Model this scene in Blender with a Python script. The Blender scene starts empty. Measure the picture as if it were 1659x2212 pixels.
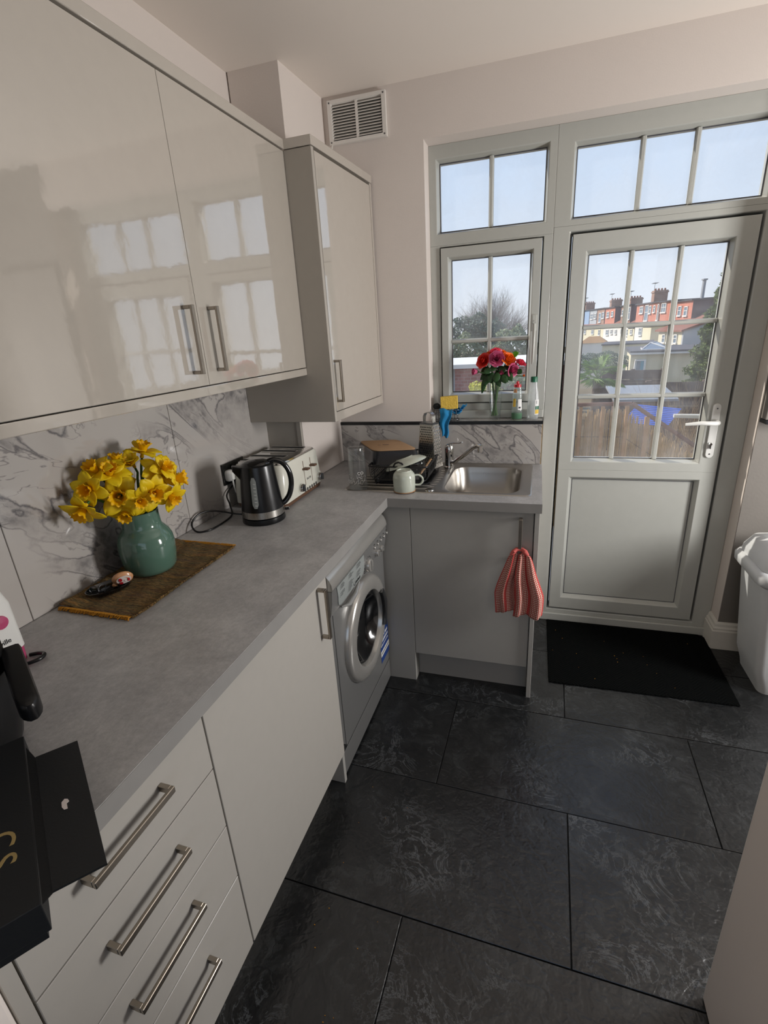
import bpy, bmesh, math, random
from math import sin, cos, pi, radians
from mathutils import Vector, Matrix
random.seed(7)
scn = bpy.context.scene
col = scn.collection
TH = -0.0169            # the left run of units stands about one degree off square

# ---------------------------------------------------------------- camera
cam_d = bpy.data.cameras.new('camera'); cam = bpy.data.objects.new('camera', cam_d); col.objects.link(cam)
cam_d.sensor_fit = 'HORIZONTAL'; cam_d.sensor_width = 36.0; cam_d.lens = 36.0*1058.29/1659.0
cam_d.clip_start = 0.02; cam_d.clip_end = 500
def cam_axes(yaw, pitch, roll):
    f = Vector((-sin(yaw)*cos(pitch), cos(yaw)*cos(pitch), -sin(pitch)))
    r = Vector((cos(yaw), sin(yaw), 0)); u = r.cross(f)
    return cos(roll)*r+sin(roll)*u, -sin(roll)*r+cos(roll)*u, f
_r, _u, _f = cam_axes(0.3104, 0.3486, -0.0607)
cam.matrix_world = Matrix(((_r.x, _u.x, -_f.x, 1.1746), (_r.y, _u.y, -_f.y, -2.4091), (_r.z, _u.z, -_f.z, 1.5431), (0, 0, 0, 1)))
scn.camera = cam

# ---------------------------------------------------------------- sky, sun, exposure
w = bpy.data.worlds.new('sky'); scn.world = w; w.use_nodes = True
nt = w.node_tree; nt.nodes.clear()
g = nt.nodes.new('ShaderNodeTexCoord'); sx = nt.nodes.new('ShaderNodeSeparateXYZ'); rp = nt.nodes.new('ShaderNodeValToRGB')
bg = nt.nodes.new('ShaderNodeBackground'); wo = nt.nodes.new('ShaderNodeOutputWorld')
nt.links.new(g.outputs['Generated'], sx.inputs[0]); nt.links.new(sx.outputs[2], rp.inputs[0])
rp.color_ramp.elements[0].position = 0.0; rp.color_ramp.elements[0].color = (0.86, 0.92, 1.0, 1)
rp.color_ramp.elements[1].position = 1.0; rp.color_ramp.elements[1].color = (0.22, 0.42, 0.85, 1)
e = rp.color_ramp.elements.new(0.22); e.color = (0.66, 0.80, 1.0, 1)
nt.links.new(rp.outputs[0], bg.inputs[0]); bg.inputs[1].default_value = 1.0; nt.links.new(bg.outputs[0], wo.inputs[0])
sun_d = bpy.data.lights.new('sun', 'SUN'); sun_d.energy = 5.5; sun_d.angle = radians(0.6); sun_d.color = (1.0, 0.93, 0.82)
sun = bpy.data.objects.new('sun', sun_d); col.objects.link(sun)
sun.rotation_euler = Vector((0.90, -0.43, -0.78)).to_track_quat('-Z', 'Y').to_euler()
FILL_LIGHT_WATTS = 46.0
scn.view_settings.view_transform = 'Standard'; scn.view_settings.look = 'None'
scn.view_settings.gamma = 1.0; scn.view_settings.use_curve_mapping = False; scn.view_settings.exposure = 0.0
scn.cycles.max_bounces = 10; scn.cycles.diffuse_bounces = 5; scn.cycles.glossy_bounces = 4
scn.cycles.transmission_bounces = 8; scn.cycles.transparent_max_bounces = 24
scn.cycles.sample_clamp_indirect = 6.0; scn.cycles.caustics_refractive = False; scn.cycles.caustics_reflective = False

# ---------------------------------------------------------------- materials
def lin(h):
    h = h.lstrip('#'); v = [int(h[i:i+2], 16)/255 for i in (0, 2, 4)]
    return tuple(((x+0.055)/1.055)**2.4 if x > 0.04045 else x/12.92 for x in v)+(1.0,)
MC = {}
class NT:
    def __init__(s, name):
        s.m = bpy.data.materials.new(name); s.m.use_nodes = True; s.t = s.m.node_tree; s.t.nodes.clear()
        s.out = s.n('OutputMaterial')
    def n(s, t, **k):
        x = s.t.nodes.new('ShaderNode'+t)
        for a, b in k.items():
            if a[0] == '_': setattr(x, a[1:], b)
            else: x.inputs[a.replace('__', ' ')].default_value = b
        return x
    def l(s, a, b): s.t.links.new(a, b)
    def coord(s, kind='Object', scale=(1, 1, 1), rot=(0, 0, 0), loc=(0, 0, 0)):
        c = s.n('TexCoord'); m = s.n('Mapping'); m.inputs['Scale'].default_value = scale; m.inputs['Rotation'].default_value = rot
        m.inputs['Location'].default_value = loc
        s.l(c.outputs[kind], m.inputs[0]); return m.outputs[0]
    def noise(s, vec, scale, detail=3, rough=0.5, dist=0.0):
        x = s.n('TexNoise', Scale=scale, Detail=detail, Roughness=rough, Distortion=dist); s.l(vec, x.inputs['Vector']); return x.outputs['Fac']
    def ramp(s, fac, stops, interp='LINEAR'):
        r = s.n('ValToRGB'); r.color_ramp.interpolation = interp
        while len(r.color_ramp.elements) < len(stops): r.color_ramp.elements.new(0.5)
        for e, (p, c) in zip(r.color_ramp.elements, stops): e.position = p; e.color = c if len(c) == 4 else tuple(c)+(1,)
        s.l(fac, r.inputs[0]); return r.outputs[0]
    def math(s, op, a, b=None, c=None):
        x = s.n('Math', _operation=op)
        for i, v in enumerate((a, b, c)):
            if v is None: continue
            if isinstance(v, (int, float)): x.inputs[i].default_value = v
            else: s.l(v, x.inputs[i])
        return x.outputs[0]
    def mix(s, fac, a, b):
        x = s.n('Mix', _data_type='RGBA')
        for i, v in ((0, fac), (6, a), (7, b)):
            if isinstance(v, (int, float)): x.inputs[i].default_value = v
            elif isinstance(v, tuple): x.inputs[i].default_value = v
            else: s.l(v, x.inputs[i])
        return x.outputs[2]
    def bump(s, h, strength, dist=0.01):
        b = s.n('Bump', Strength=strength, Distance=dist); s.l(h, b.inputs['Height']); return b.outputs[0]
    def bsdf(s, color, rough=0.5, metal=0.0, normal=None, **k):
        p = s.n('BsdfPrincipled')
        for nm, v in (('Base Color', color), ('Roughness', rough), ('Metallic', metal)):
            if isinstance(v, (int, float, tuple)): p.inputs[nm].default_value = v
            else: s.l(v, p.inputs[nm])
        for a, b in k.items(): p.inputs[a.replace('_', ' ')].default_value = b
        if normal is not None: s.l(normal, p.inputs['Normal'])
        s.l(p.outputs[0], s.out.inputs[0]); return p
def M(name, color='#888888', rough=0.5, metal=0.0, var=0.0, vscale=8.0, bump=0.0, bscale=60.0, **k):
    if name in MC: return MC[name]
    t = NT(name); c = lin(color) if isinstance(color, str) else color; nrm = None; cc = c
    v = t.coord()
    if var > 0:
        f = t.noise(v, vscale, 4)
        cc = t.mix(f, tuple(x*(1-var) for x in c[:3])+(1,), tuple(min(1, x*(1+var)) for x in c[:3])+(1,))
    else:
        f = t.noise(v, 30, 2); cc = t.mix(f, tuple(x*0.97 for x in c[:3])+(1,), tuple(min(1, x*1.03) for x in c[:3])+(1,))
    if bump > 0: nrm = t.bump(t.noise(v, bscale, 3), bump, 0.005)
    t.bsdf(cc, rough, metal, nrm, **k); MC[name] = t.m; return t.m
def m_marble():
    t = NT('marble_tile'); v0 = t.coord('Object'); sp = t.n('SeparateXYZ'); t.l(v0, sp.inputs[0])
    h = t.math('ADD', sp.outputs[0], sp.outputs[1]); z = sp.outputs[2]
    a = t.math('SUBTRACT', t.math('MULTIPLY', h, 0.85), t.math('MULTIPLY', z, 0.52)); b = t.math('ADD', t.math('MULTIPLY', h, 0.52), t.math('MULTIPLY', z, 0.85))
    def field(sa, sb, off, scale, det, rgh, dist):
        c = t.n('CombineXYZ'); t.l(t.math('MULTIPLY', a, sa), c.inputs[0]); t.l(t.math('MULTIPLY', b, sb), c.inputs[1]); c.inputs[2].default_value = off
        return t.noise(c.outputs[0], scale, det, rgh, dist)
    jit = t.math('MULTIPLY', t.math('SUBTRACT', t.noise(v0, 38, 4, 0.6), 0.5), 0.030)
    n1 = t.math('ADD', field(1.0, 2.3, 3.4, 1.55, 3.5, 0.55, 0.7), jit)
    def edge(x, c, wd): return t.ramp(t.math('DIVIDE', t.math('ABSOLUTE', t.math('SUBTRACT', x, c)), wd), [(0.0, (1, 1, 1)), (1.0, (0, 0, 0))])
    fill = edge(n1, 0.50, 0.045); e1 = edge(n1, 0.468, 0.010); e2 = edge(n1, 0.532, 0.008)
    mask = t.ramp(field(0.8, 1.0, 8.1, 2.3, 2, 0.5, 0.0), [(0.36, (0, 0, 0)), (0.47, (1, 1, 1))])
    body = t.math('MULTIPLY', fill, t.ramp(t.noise(v0, 24, 4, 0.6), [(0.35, (0.12, 0.12, 0.12)), (0.65, (0.75, 0.75, 0.75))]))
    tot = t.math('MULTIPLY', t.math('MAXIMUM', body, t.math('MAXIMUM', t.math('MULTIPLY', e1, 0.85), t.math('MULTIPLY', e2, 0.8))), mask)
    n2 = t.math('ADD', field(1.1, 2.0, 21.0, 3.6, 4, 0.6, 1.1), jit)
    fine = t.math('MULTIPLY', edge(n2, 0.5, 0.010), t.math('MULTIPLY', mask, 0.6))
    tot = t.math('MINIMUM', t.math('MAXIMUM', tot, fine), 1.0)
    cc = t.mix(tot, lin('#b2ada8'), lin('#4a484d'))
    t.bsdf(cc, 0.07, 0.0, t.bump(t.noise(v0, 9, 2), 0.06, 0.01), Coat_Weight=0.3, Coat_Roughness=0.03); MC['marble'] = t.m
def m_worktop():
    t = NT('worktop_laminate'); v = t.coord()
    a = t.noise(v, 7, 7, 0.6, 0.4); b = t.noise(v, 90, 4, 0.7)
    st = t.noise(t.coord('Object', (40, 5, 5)), 6, 4, 0.6, 1.0)
    f = t.math('ADD', t.math('MULTIPLY', a, 0.6), t.math('MULTIPLY', b, 0.4))
    cc = t.ramp(f, [(0.33, lin('#929191')), (0.5, lin('#a8a7a7')), (0.68, lin('#bfbebd'))])
    cc = t.mix(t.math('MULTIPLY', t.ramp(st, [(0.55, (0, 0, 0)), (0.72, (1, 1, 1))]), 0.22), cc, lin('#6c6965'))
    t.bsdf(cc, 0.42, 0.0, t.bump(b, 0.12, 0.002)); MC['worktop'] = t.m
def m_slate():
    t = NT('slate_tile'); oi = t.n('ObjectInfo'); v0 = t.coord()
    add = t.n('VectorMath', _operation='MULTIPLY_ADD'); t.l(v0, add.inputs[0]); add.inputs[1].default_value = (1, 1, 1)
    rr = t.n('CombineXYZ'); t.l(t.math('MULTIPLY', oi.outputs['Random'], 9.0), rr.inputs[0]); t.l(t.math('MULTIPLY', oi.outputs['Random'], 5.0), rr.inputs[1])
    t.l(rr.outputs[0], add.inputs[2]); v = add.outputs[0]
    big = t.noise(v, 1.7, 3, 0.5, 0.5)
    rings = t.n('TexWave', Scale=7.0, Distortion=22.0, Detail=4.0, **{'Detail__Scale': 1.1, 'Detail__Roughness': 0.62}); rings.bands_direction = 'DIAGONAL'; t.l(v, rings.inputs[0])
    fine = t.noise(v, 55, 6, 0.7, 1.5); mid = t.noise(v, 7, 8, 0.66, 1.4)
    cc = t.ramp(mid, [(0.30, lin('#131415')), (0.5, lin('#1d1e1f')), (0.72, lin('#2f3132'))])
    cc = t.mix(t.math('MULTIPLY', t.ramp(rings.outputs['Fac'], [(0.0, (1, 1, 1)), (0.22, (0, 0, 0))]), 0.6), cc, lin('#111213'))
    cr = t.math('ABSOLUTE', t.math('SUBTRACT', t.noise(v, 1.9, 5, 0.55, 1.3), 0.5))
    crack = t.ramp(cr, [(0.0, (1, 1, 1)), (0.014, (0.8, 0.8, 0.8)), (0.024, (0, 0, 0))])
    cm = t.ramp(t.noise(v, 2.4, 2), [(0.45, (0, 0, 0)), (0.55, (1, 1, 1))])
    crk = t.math('MULTIPLY', crack, cm)
    cc = t.mix(t.math('MULTIPLY', crk, 0.8), cc, lin('#121416'))
    lv = t.math('ABSOLUTE', t.math('SUBTRACT', t.noise(v, 6.5, 6, 0.7, 2.2), 0.5))
    light = t.math('MULTIPLY', t.ramp(lv, [(0.0, (1, 1, 1)), (0.02, (0.2, 0.2, 0.2)), (0.04, (0, 0, 0))]), t.ramp(t.noise(v, 3.1, 3), [(0.5, (0, 0, 0)), (0.66, (1, 1, 1))]))
    cc = t.mix(t.math('MULTIPLY', light, 0.55), cc, lin('#66696c'))
    h = t.math('SUBTRACT', t.math('ADD', t.math('ADD', t.math('MULTIPLY', rings.outputs['Fac'], 0.35), t.math('MULTIPLY', fine, 0.3)), t.math('MULTIPLY', mid, 0.4)), t.math('MULTIPLY', crk, 0.25))
    t.bsdf(cc, 0.27, 0.0, t.bump(h, 0.4, 0.004), IOR=1.6); MC['slate'] = t.m
def m_glass(name='window_glass', dust_haze=0.08, tint=(1, 1, 1, 1), ior=1.5, gloss_rough=0.0):
    t = NT(name); tr = t.n('BsdfTransparent', Color=tint); gl = t.n('BsdfGlossy', Roughness=gloss_rough)
    df = t.n('BsdfDiffuse', Color=(0.9, 0.92, 0.95, 1)); tl = t.n('BsdfTranslucent', Color=(0.9, 0.92, 0.95, 1))
    lw = t.n('LayerWeight', Blend=0.5); fc = t.math('ADD', t.math('MULTIPLY', t.math('POWER', lw.outputs['Facing'], 4.0), 0.75), 0.035); m1 = t.n('MixShader'); m2 = t.n('MixShader'); m3 = t.n('MixShader', Fac=0.5)
    t.l(df.outputs[0], m3.inputs[1]); t.l(tl.outputs[0], m3.inputs[2])
    d = t.math('MULTIPLY', t.ramp(t.noise(t.coord(), 6, 5, 0.6, 0.6), [(0.3, (0.4, 0.4, 0.4)), (0.75, (1.6, 1.6, 1.6))]), dust_haze)  # smudgy dust film, strengthened to stand in for the hazy veil over the view
    t.l(d, m2.inputs[0]); t.l(tr.outputs[0], m2.inputs[1]); t.l(m3.outputs[0], m2.inputs[2])
    t.l(fc, m1.inputs[0]); t.l(m2.outputs[0], m1.inputs[1]); t.l(gl.outputs[0], m1.inputs[2])
    t.l(m1.outputs[0], t.out.inputs[0]); MC[name] = t.m; return t.m
def m_leaf(name, c1, c2, trans=0.35, rough=0.5, scale=20):
    t = NT(name); f = t.noise(t.coord(), scale, 3); oi = t.n('ObjectInfo')
    cc = t.mix(f, lin(c1), lin(c2)); p = t.n('BsdfPrincipled', Roughness=rough); t.l(cc, p.inputs['Base Color'])
    tl = t.n('BsdfTranslucent'); t.l(cc, tl.inputs[0]); m = t.n('MixShader', Fac=trans)
    t.l(p.outputs[0], m.inputs[1]); t.l(tl.outputs[0], m.inputs[2]); t.l(m.outputs[0], t.out.inputs[0]); MC[name] = t.m; return t.m
def m_uvcheck():
    t = NT('gingham_cloth'); c = t.n('TexCoord'); s = t.n('SeparateXYZ'); t.l(c.outputs['UV'], s.inputs[0])
    def grid(o, n): return t.math('LESS_THAN', t.math('FRACT', t.math('MULTIPLY', o, n)), 0.42)
    gx = grid(s.outputs[0], 18); gy = grid(s.outputs[1], 34)
    band = t.math('GREATER_THAN', t.math('ABSOLUTE', t.math('SUBTRACT', t.math('FRACT', t.math('MULTIPLY', s.outputs[0], 2.0)), 0.5)), 0.40)
    ln = t.math('MAXIMUM', gx, gy); both = t.math('MULTIPLY', gx, gy)
    cc = t.mix(ln, lin('#d9cdbd'), lin('#a8463f')); cc = t.mix(both, cc, lin('#8c2a28')); cc = t.mix(band, cc, t.mix(gy, lin('#b3302f'), lin('#c8605a')))
    t.bsdf(cc, 0.9, 0.0, t.bump(t.noise(t.coord(), 160, 2), 0.4, 0.002)); MC['gingham'] = t.m
def m_runner():
    t = NT('woven_rag'); a = t.noise(t.coord('Object', (22, 230, 22)), 1.0, 4, 0.7, 0.3); b = t.noise(t.coord('Object', (5, 58, 5)), 1.0, 3, 0.6, 0.6); c = t.noise(t.coord('Object', (90, 420, 90)), 1.0, 2)
    cc = t.ramp(a, [(0.32, lin('#2a2018')), (0.43, lin('#73552e')), (0.52, lin('#a8834a')), (0.60, lin('#56543a')), (0.70, lin('#c99a52'))])
    c2 = t.ramp(b, [(0.36, lin('#3a2c34')), (0.46, lin('#8f6a3a')), (0.56, lin('#465038')), (0.62, lin('#b0843f')), (0.70, lin('#8a4f44'))])
    cc = t.mix(0.5, cc, c2); cc = t.mix(t.ramp(c, [(0.38, (0.6, 0.6, 0.6)), (0.52, (0, 0, 0))]), cc, lin('#241c15'))
    t.bsdf(cc, 0.95, 0.0, t.bump(t.math('ADD', a, c), 1.0, 0.006)); MC['runner'] = t.m
def m_brick(name, c1, c2, mortar, scale):
    t = NT(name); br = t.n('TexBrick', Scale=scale, **{'Mortar__Size': 0.02}); br.inputs['Color1'].default_value = lin(c1); br.inputs['Color2'].default_value = lin(c2)
    br.inputs['Mortar'].default_value = lin(mortar); v = t.coord('Object', (1, 1, 1), (pi/2, 0, 0)); t.l(v, br.inputs[0])
    t.bsdf(br.outputs[0], 0.9); MC[name] = t.m; return t.m
def m_brushed(name, color, rough, ax):
    t = NT(name); v = t.coord('Object', ax); f = t.noise(v, 3, 4, 0.6)
    c = lin(color); t.bsdf(t.mix(f, tuple(x*0.88 for x in c[:3])+(1,), c), t.math('ADD', t.math('MULTIPLY', f, 0.14), rough-0.07), 1.0, t.bump(f, 0.05, 0.001)); MC[name] = t.m
def m_matfloor():
    t = NT('ribbed_mat'); v = t.coord(); s = t.n('SeparateXYZ'); t.l(v, s.inputs[0])
    zig = t.math('ABSOLUTE', t.math('SUBTRACT', t.math('FRACT', t.math('MULTIPLY', s.outputs[0], 13.0)), 0.5))
    k = t.math('FRACT', t.math('ADD', t.math('MULTIPLY', s.outputs[1], 62.0), t.math('MULTIPLY', zig, 5.0)))
    h = t.math('PINGPONG', k, 0.5)
    cc = t.ramp(h, [(0.0, lin('#040505')), (0.5, lin('#0a0c0c'))])
    t.bsdf(cc, 1.0, 0.0, t.bump(t.math('ADD', h, t.math('MULTIPLY', t.noise(v, 260, 2), 0.5)), 0.8, 0.004), IOR=1.15); MC['matfloor'] = t.m
m_marble(); m_worktop(); m_slate(); m_glass(); m_uvcheck(); m_runner(); m_matfloor()
m_glass('clear_glass', 0.02, (0.96, 0.97, 0.97, 1), 1.5); m_glass('bottle_plastic', 0.20, (0.86, 0.93, 0.90, 1), 1.4, 0.05)
m_glass('white_bottle_plastic', 0.5, (0.85, 0.88, 0.86, 1), 1.4, 0.08); 
m_brushed('steel', '#b9b6b0', 0.28, (4, 120, 4)); m_brushed('handle_steel', '#a39a8e', 0.34, (30, 30, 30)); m_brushed('sink_steel', '#b5b1ab', 0.30, (3, 60, 3))
MC['wall'] = M('wall_paint', '#d6cdc6', 0.75, var=0.03, vscale=3, bump=0.08, bscale=200)
MC['ceil'] = M('ceiling_paint', '#e4dbd2', 0.8, var=0.02, vscale=2)
M('grey_paper', '#746f69', 0.75, var=0.10, vscale=5, bump=0.1, bscale=90)
M('gloss_cream', '#b2aba1', 0.05, bump=0.05, bscale=22, IOR=2.3, Coat_Weight=0.5, Coat_Roughness=0.01)
M('matt_cream', '#a5a39e', 0.34); M('grey_panel', '#a7a198', 0.5); M('base_grey', '#aeaaa3', 0.34)
M('carcass', '#c9c5bd', 0.45); M('upvc', '#b0b1ab', 0.22, bump=0.02, bscale=120); M('gap_dark', '#1a1b1c', 0.8)
M('vent_white', '#dedad4', 0.4); M('gasket', '#4c4c52', 0.6); M('lead_seal', '#60605c', 0.7); M('black_plastic', '#0d0e10', 0.28); M('black_gloss', '#08090b', 0.12, Coat_Weight=0.5)
M('black_card', '#101316', 0.55, bump=0.05, bscale=300); M('chrome', '#d0cfcc', 0.08, 1.0); M('white_plastic', '#d8d8d4', 0.3)
M('black_trim', '#101216', 0.35); M('gold_print', '#a08a58', 0.45); M('print_dark', '#2b2c2e', 0.6); M('print_white', '#dcdcda', 0.6)
M('washer_silver', '#8f8f8e', 0.28, 0.55); M('washer_bright', '#b8b6b1', 0.22, 0.6); M('washer_card', '#8c918f', 0.5)
M('brown_wood', '#5f4433', 0.5, var=0.2, vscale=18); M('toaster_cream', '#d5d4c8', 0.25, Coat_Weight=0.4)
M('sage_glaze', '#527062', 0.12, var=0.14, vscale=9, Coat_Weight=0.6)
M('mug_glaze', '#b9bfb2', 0.15, var=0.06, vscale=12, Coat_Weight=0.4); M('clay', '#a87b52', 0.8)
M('dish_black', '#1b1d22', 0.22, Coat_Weight=0.3); M('dish_base', '#a98866', 0.75, var=0.14, vscale=14, bump=0.1)
M('rack_black', '#0c0d0f', 0.35); M('sponge_yellow', '#d9b64f', 0.95, var=0.12, vscale=60, bump=0.6, bscale=120); M('scour_dark', '#33383a', 0.95, bump=0.6, bscale=200)
M('cloth_blue', '#1f7fb4', 0.9, bump=0.3, bscale=200); M('wire_steel', '#6d6f72', 0.3, 1.0); M('skirting', '#cfccc4', 0.4)
M('bin_white', '#cdd0d2', 0.35); M('fridge_beige', '#efe6df', 0.35, var=0.02); M('red_plastic', '#b3242a', 0.35); M('green_plastic', '#0f5c40', 0.35)
M('peach_resin', '#c79268', 0.3, Coat_Weight=0.5); M('patch_white', '#d9cfc9', 0.35); M('patch_red', '#b0242c', 0.3)
M('ochre_fringe', '#a3701c', 0.95, var=0.2, vscale=80); M('pink_band', '#b0406a', 0.4); M('blue_label', '#16397a', 0.4)
m_leaf('daffodil_petal', '#f2d400', '#ffe82a', 0.35); m_leaf('daffodil_trumpet', '#f7c600', '#ffd60a', 0.35); m_leaf('green_liquid', '#0a7a3c', '#14a858', 0.6); m_leaf('green_stem', '#2f5a22', '#4c7a30', 0.2)
m_leaf('rose_red', '#c3182a', '#e8452a', 0.35); m_leaf('rose_orange', '#e0481f', '#f28a1e', 0.35); m_leaf('rose_pink', '#b23a68', '#d86a90', 0.3); m_leaf('rose_hot', '#d02c55', '#f0586a', 0.35)
m_leaf('rose_leaf', '#16301a', '#2c5a26', 0.2, 0.35); m_leaf('rose_leaf_backlit', '#4f9a18', '#7cc22a', 0.5, 0.35)  # second leaf material is a lit copy, backlight put into its colour

# ---------------------------------------------------------------- mesh helpers
class MB:
    def __init__(s): s.v = []; s.f = []; s.uv = None
    def add(s, vs, fs):
        o = len(s.v); s.v += [tuple(p) for p in vs]; s.f += [tuple(i+o for i in q) for q in fs]; return s
    def box(s, x0, x1, y0, y1, z0, z1, m=None):
        vs = [(x, y, z) for z in (z0, z1) for x, y in ((x0, y0), (x1, y0), (x1, y1), (x0, y1))]
        if m is not None: vs = [tuple(m @ Vector(p)) for p in vs]
        return s.add(vs, [(3, 2, 1, 0), (4, 5, 6, 7), (0, 1, 5, 4), (1, 2, 6, 5), (2, 3, 7, 6), (3, 0, 4, 7)])
    def prism(s, pts, z0, z1, axis='z', m=None):
        n = len(pts)
        def q(p, z): return {'z': (p[0], p[1], z), 'y': (p[0], z, p[1]), 'x': (z, p[0], p[1])}[axis]
        vs = [q(p, z0) for p in pts]+[q(p, z1) for p in pts]
        if m is not None: vs = [tuple(m @ Vector(p)) for p in vs]
        fs = [tuple(range(n-1, -1, -1)), tuple(range(n, 2*n))]+[(i, (i+1) % n, n+(i+1) % n, n+i) for i in range(n)]
        return s.add(vs, fs)
    def lathe(s, prof, c=(0, 0, 0), n=32, m=None, close=True, sq=None):
        vs = []; fs = []
        for r, z in prof:
            for i in range(n):
                a = 2*pi*i/n; k = 1.0
                if sq: k = sq(a)
                p = Vector((r*k*cos(a), r*k*sin(a), z))
                if m is not None: p = m @ p
                vs.append((p.x+c[0], p.y+c[1], p.z+c[2]))
        for j in range(len(prof)-1):
            for i in range(n):
                fs.append((j*n+i, j*n+(i+1) % n, (j+1)*n+(i+1) % n, (j+1)*n+i))
        if close:
            if prof[0][0] > 1e-6: fs.append(tuple(range(n-1, -1, -1)))
            if prof[-1][0] > 1e-6: fs.append(tuple((len(prof)-1)*n+i for i in range(n)))
        return s.add(vs, fs)
    def tube(s, pts, r, n=8, closed=False, caps=True, flat=1.0):
        pts = [Vector(p) for p in pts]; k = len(pts); rs = r if isinstance(r, (list, tuple)) else [r]*k
        vs = []; fs = []; prev = None
        for i, p in enumerate(pts):
            if closed: t = (pts[(i+1) % k]-pts[i-1])
            else: t = pts[min(i+1, k-1)]-pts[max(i-1, 0)]
            t = t.normalized() if t.length > 1e-9 else Vector((0, 0, 1))
            if prev is None:
                a = Vector((0, 0, 1)) if abs(t.z) < 0.9 else Vector((1, 0, 0)); u = t.cross(a).normalized()
            else:
                u = (prev-t*prev.dot(t)); u = u.normalized() if u.length > 1e-6 else t.orthogonal().normalized()
            prev = u; v2 = t.cross(u)
            for j in range(n):
                a = 2*pi*j/n; vs.append(tuple(p+(u*cos(a)+v2*sin(a)*flat)*rs[i]))
        for i in range(k-1+(1 if closed else 0)):
            i2 = (i+1) % k
            for j in range(n): fs.append((i*n+j, i*n+(j+1) % n, i2*n+(j+1) % n, i2*n+j))
        if caps and not closed: fs += [tuple(range(n-1, -1, -1)), tuple((k-1)*n+j for j in range(n))]
        return s.add(vs, fs)
    def loops(s, loops, cap0=False, cap1=False, closed=True):
        n = len(loops[0]); vs = [p for L in loops for p in L]; fs = []
        for j in range(len(loops)-1):
            for i in range(n if closed else n-1): fs.append((j*n+i, j*n+(i+1) % n, (j+1)*n+(i+1) % n, (j+1)*n+i))
        if cap0: fs.append(tuple(range(n-1, -1, -1)))
        if cap1: fs.append(tuple((len(loops)-1)*n+i for i in range(n)))
        return s.add(vs, fs)
    def ring(s, o, i, yf, yb, yg, bead=0.011):
        # rectangular frame in the xz plane, o and i = (x0,x1,z0,z1), with a sloped glazing bead
        def R(q, y, g=0.0): return [(q[0]-g, y, q[2]-g), (q[1]+g, y, q[2]-g), (q[1]+g, y, q[3]+g), (q[0]-g, y, q[3]+g)]
        L = [R(o, yb), R(o, yf), R(i, yf, bead), R(i, yf+0.004, bead*0.8), R(i, yg), R(i, yb), R(o, yb)]
        return s.loops(L)
    def grid(s, f, nu, nv, uv=False):
        vs = [tuple(f(i/(nu-1), j/(nv-1))) for j in range(nv) for i in range(nu)]
        fs = [(j*nu+i, j*nu+i+1, (j+1)*nu+i+1, (j+1)*nu+i) for j in range(nv-1) for i in range(nu-1)]
        if uv: s.uv = [(i/(nu-1), j/(nv-1)) for j in range(nv) for i in range(nu)]
        return s.add(vs, fs)
def root_loc(o):
    while o.parent is not None: o = o.parent
    return o.location.copy()
def mk(name, mb, mat, parent=None, at=None, smooth=None, bevel=0.0, seg=2, solid=0.0, sub=0, left=False):
    me = bpy.data.meshes.new(name); off = Vector((0, 0, 0))
    if parent is not None: off = root_loc(parent)
    elif at is not None: off = Vector(at)
    me.from_pydata([(p[0]-off.x, p[1]-off.y, p[2]-off.z) for p in mb.v], [], mb.f)
    if mb.uv:
        ul = me.uv_layers.new(name='UVMap')
        for lp in me.loops: ul.data[lp.index].uv = mb.uv[lp.vertex_index]
    bm = bmesh.new(); bm.from_mesh(me); bmesh.ops.recalc_face_normals(bm, faces=bm.faces); bm.to_mesh(me); bm.free()
    me.update()
    if smooth is not None:
        for p in me.polygons: p.use_smooth = True
        if smooth > 0: me.set_sharp_from_angle(angle=radians(smooth))
    if mat: me.materials.append(MC[mat] if isinstance(mat, str) else mat)
    o = bpy.data.objects.new(name, me); col.objects.link(o)
    if parent is not None: o.parent = parent
    elif at is not None: o.location = off
    if left: o['_l'] = 1
    if solid: md = o.modifiers.new('solid', 'SOLIDIFY'); md.thickness = solid; md.offset = 0
    if bevel: md = o.modifiers.new('bevel', 'BEVEL'); md.width = bevel; md.segments = seg; md.limit_method = 'ANGLE'; md.angle_limit = radians(40); md.harden_normals = False
    if sub: md = o.modifiers.new('sub', 'SUBSURF'); md.levels = sub; md.render_levels = sub
    return o
def tag(o, label, cat, group=None, kind=None):
    o['label'] = label; o['category'] = cat
    if group: o['group'] = group
    if kind: o['kind'] = kind
    return o
def thing(name, loc, label, cat, group=None, kind=None, left=False):
    o = bpy.data.objects.new(name, None); col.objects.link(o); o.location = loc; o.empty_display_size = 0.05
    if left: o['_l'] = 1
    return tag(o, label, cat, group, kind)
def text(name, s, size, org, xdir, ydir, mat, parent, ext=0.0006, align='LEFT', left=False):
    c = bpy.data.curves.new(name, 'FONT'); c.body = s; c.size = size; c.extrude = ext; c.align_x = align; c.resolution_u = 5
    t = bpy.data.objects.new(name, c); col.objects.link(t)
    me = bpy.data.meshes.new_from_object(t.evaluated_get(bpy.context.evaluated_depsgraph_get())); bpy.data.objects.remove(t)
    X = Vector(xdir).normalized(); Y = Vector(ydir); Y = (Y-X*Y.dot(X)).normalized(); Z = X.cross(Y)
    off = root_loc(parent); O = Vector(org)-off
    for v in me.vertices: v.co = O+X*v.co.x+Y*v.co.y+Z*v.co.z
    me.materials.clear(); me.materials.append(MC[mat]); o = bpy.data.objects.new(name, me); col.objects.link(o); o.parent = parent
    return o
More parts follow.
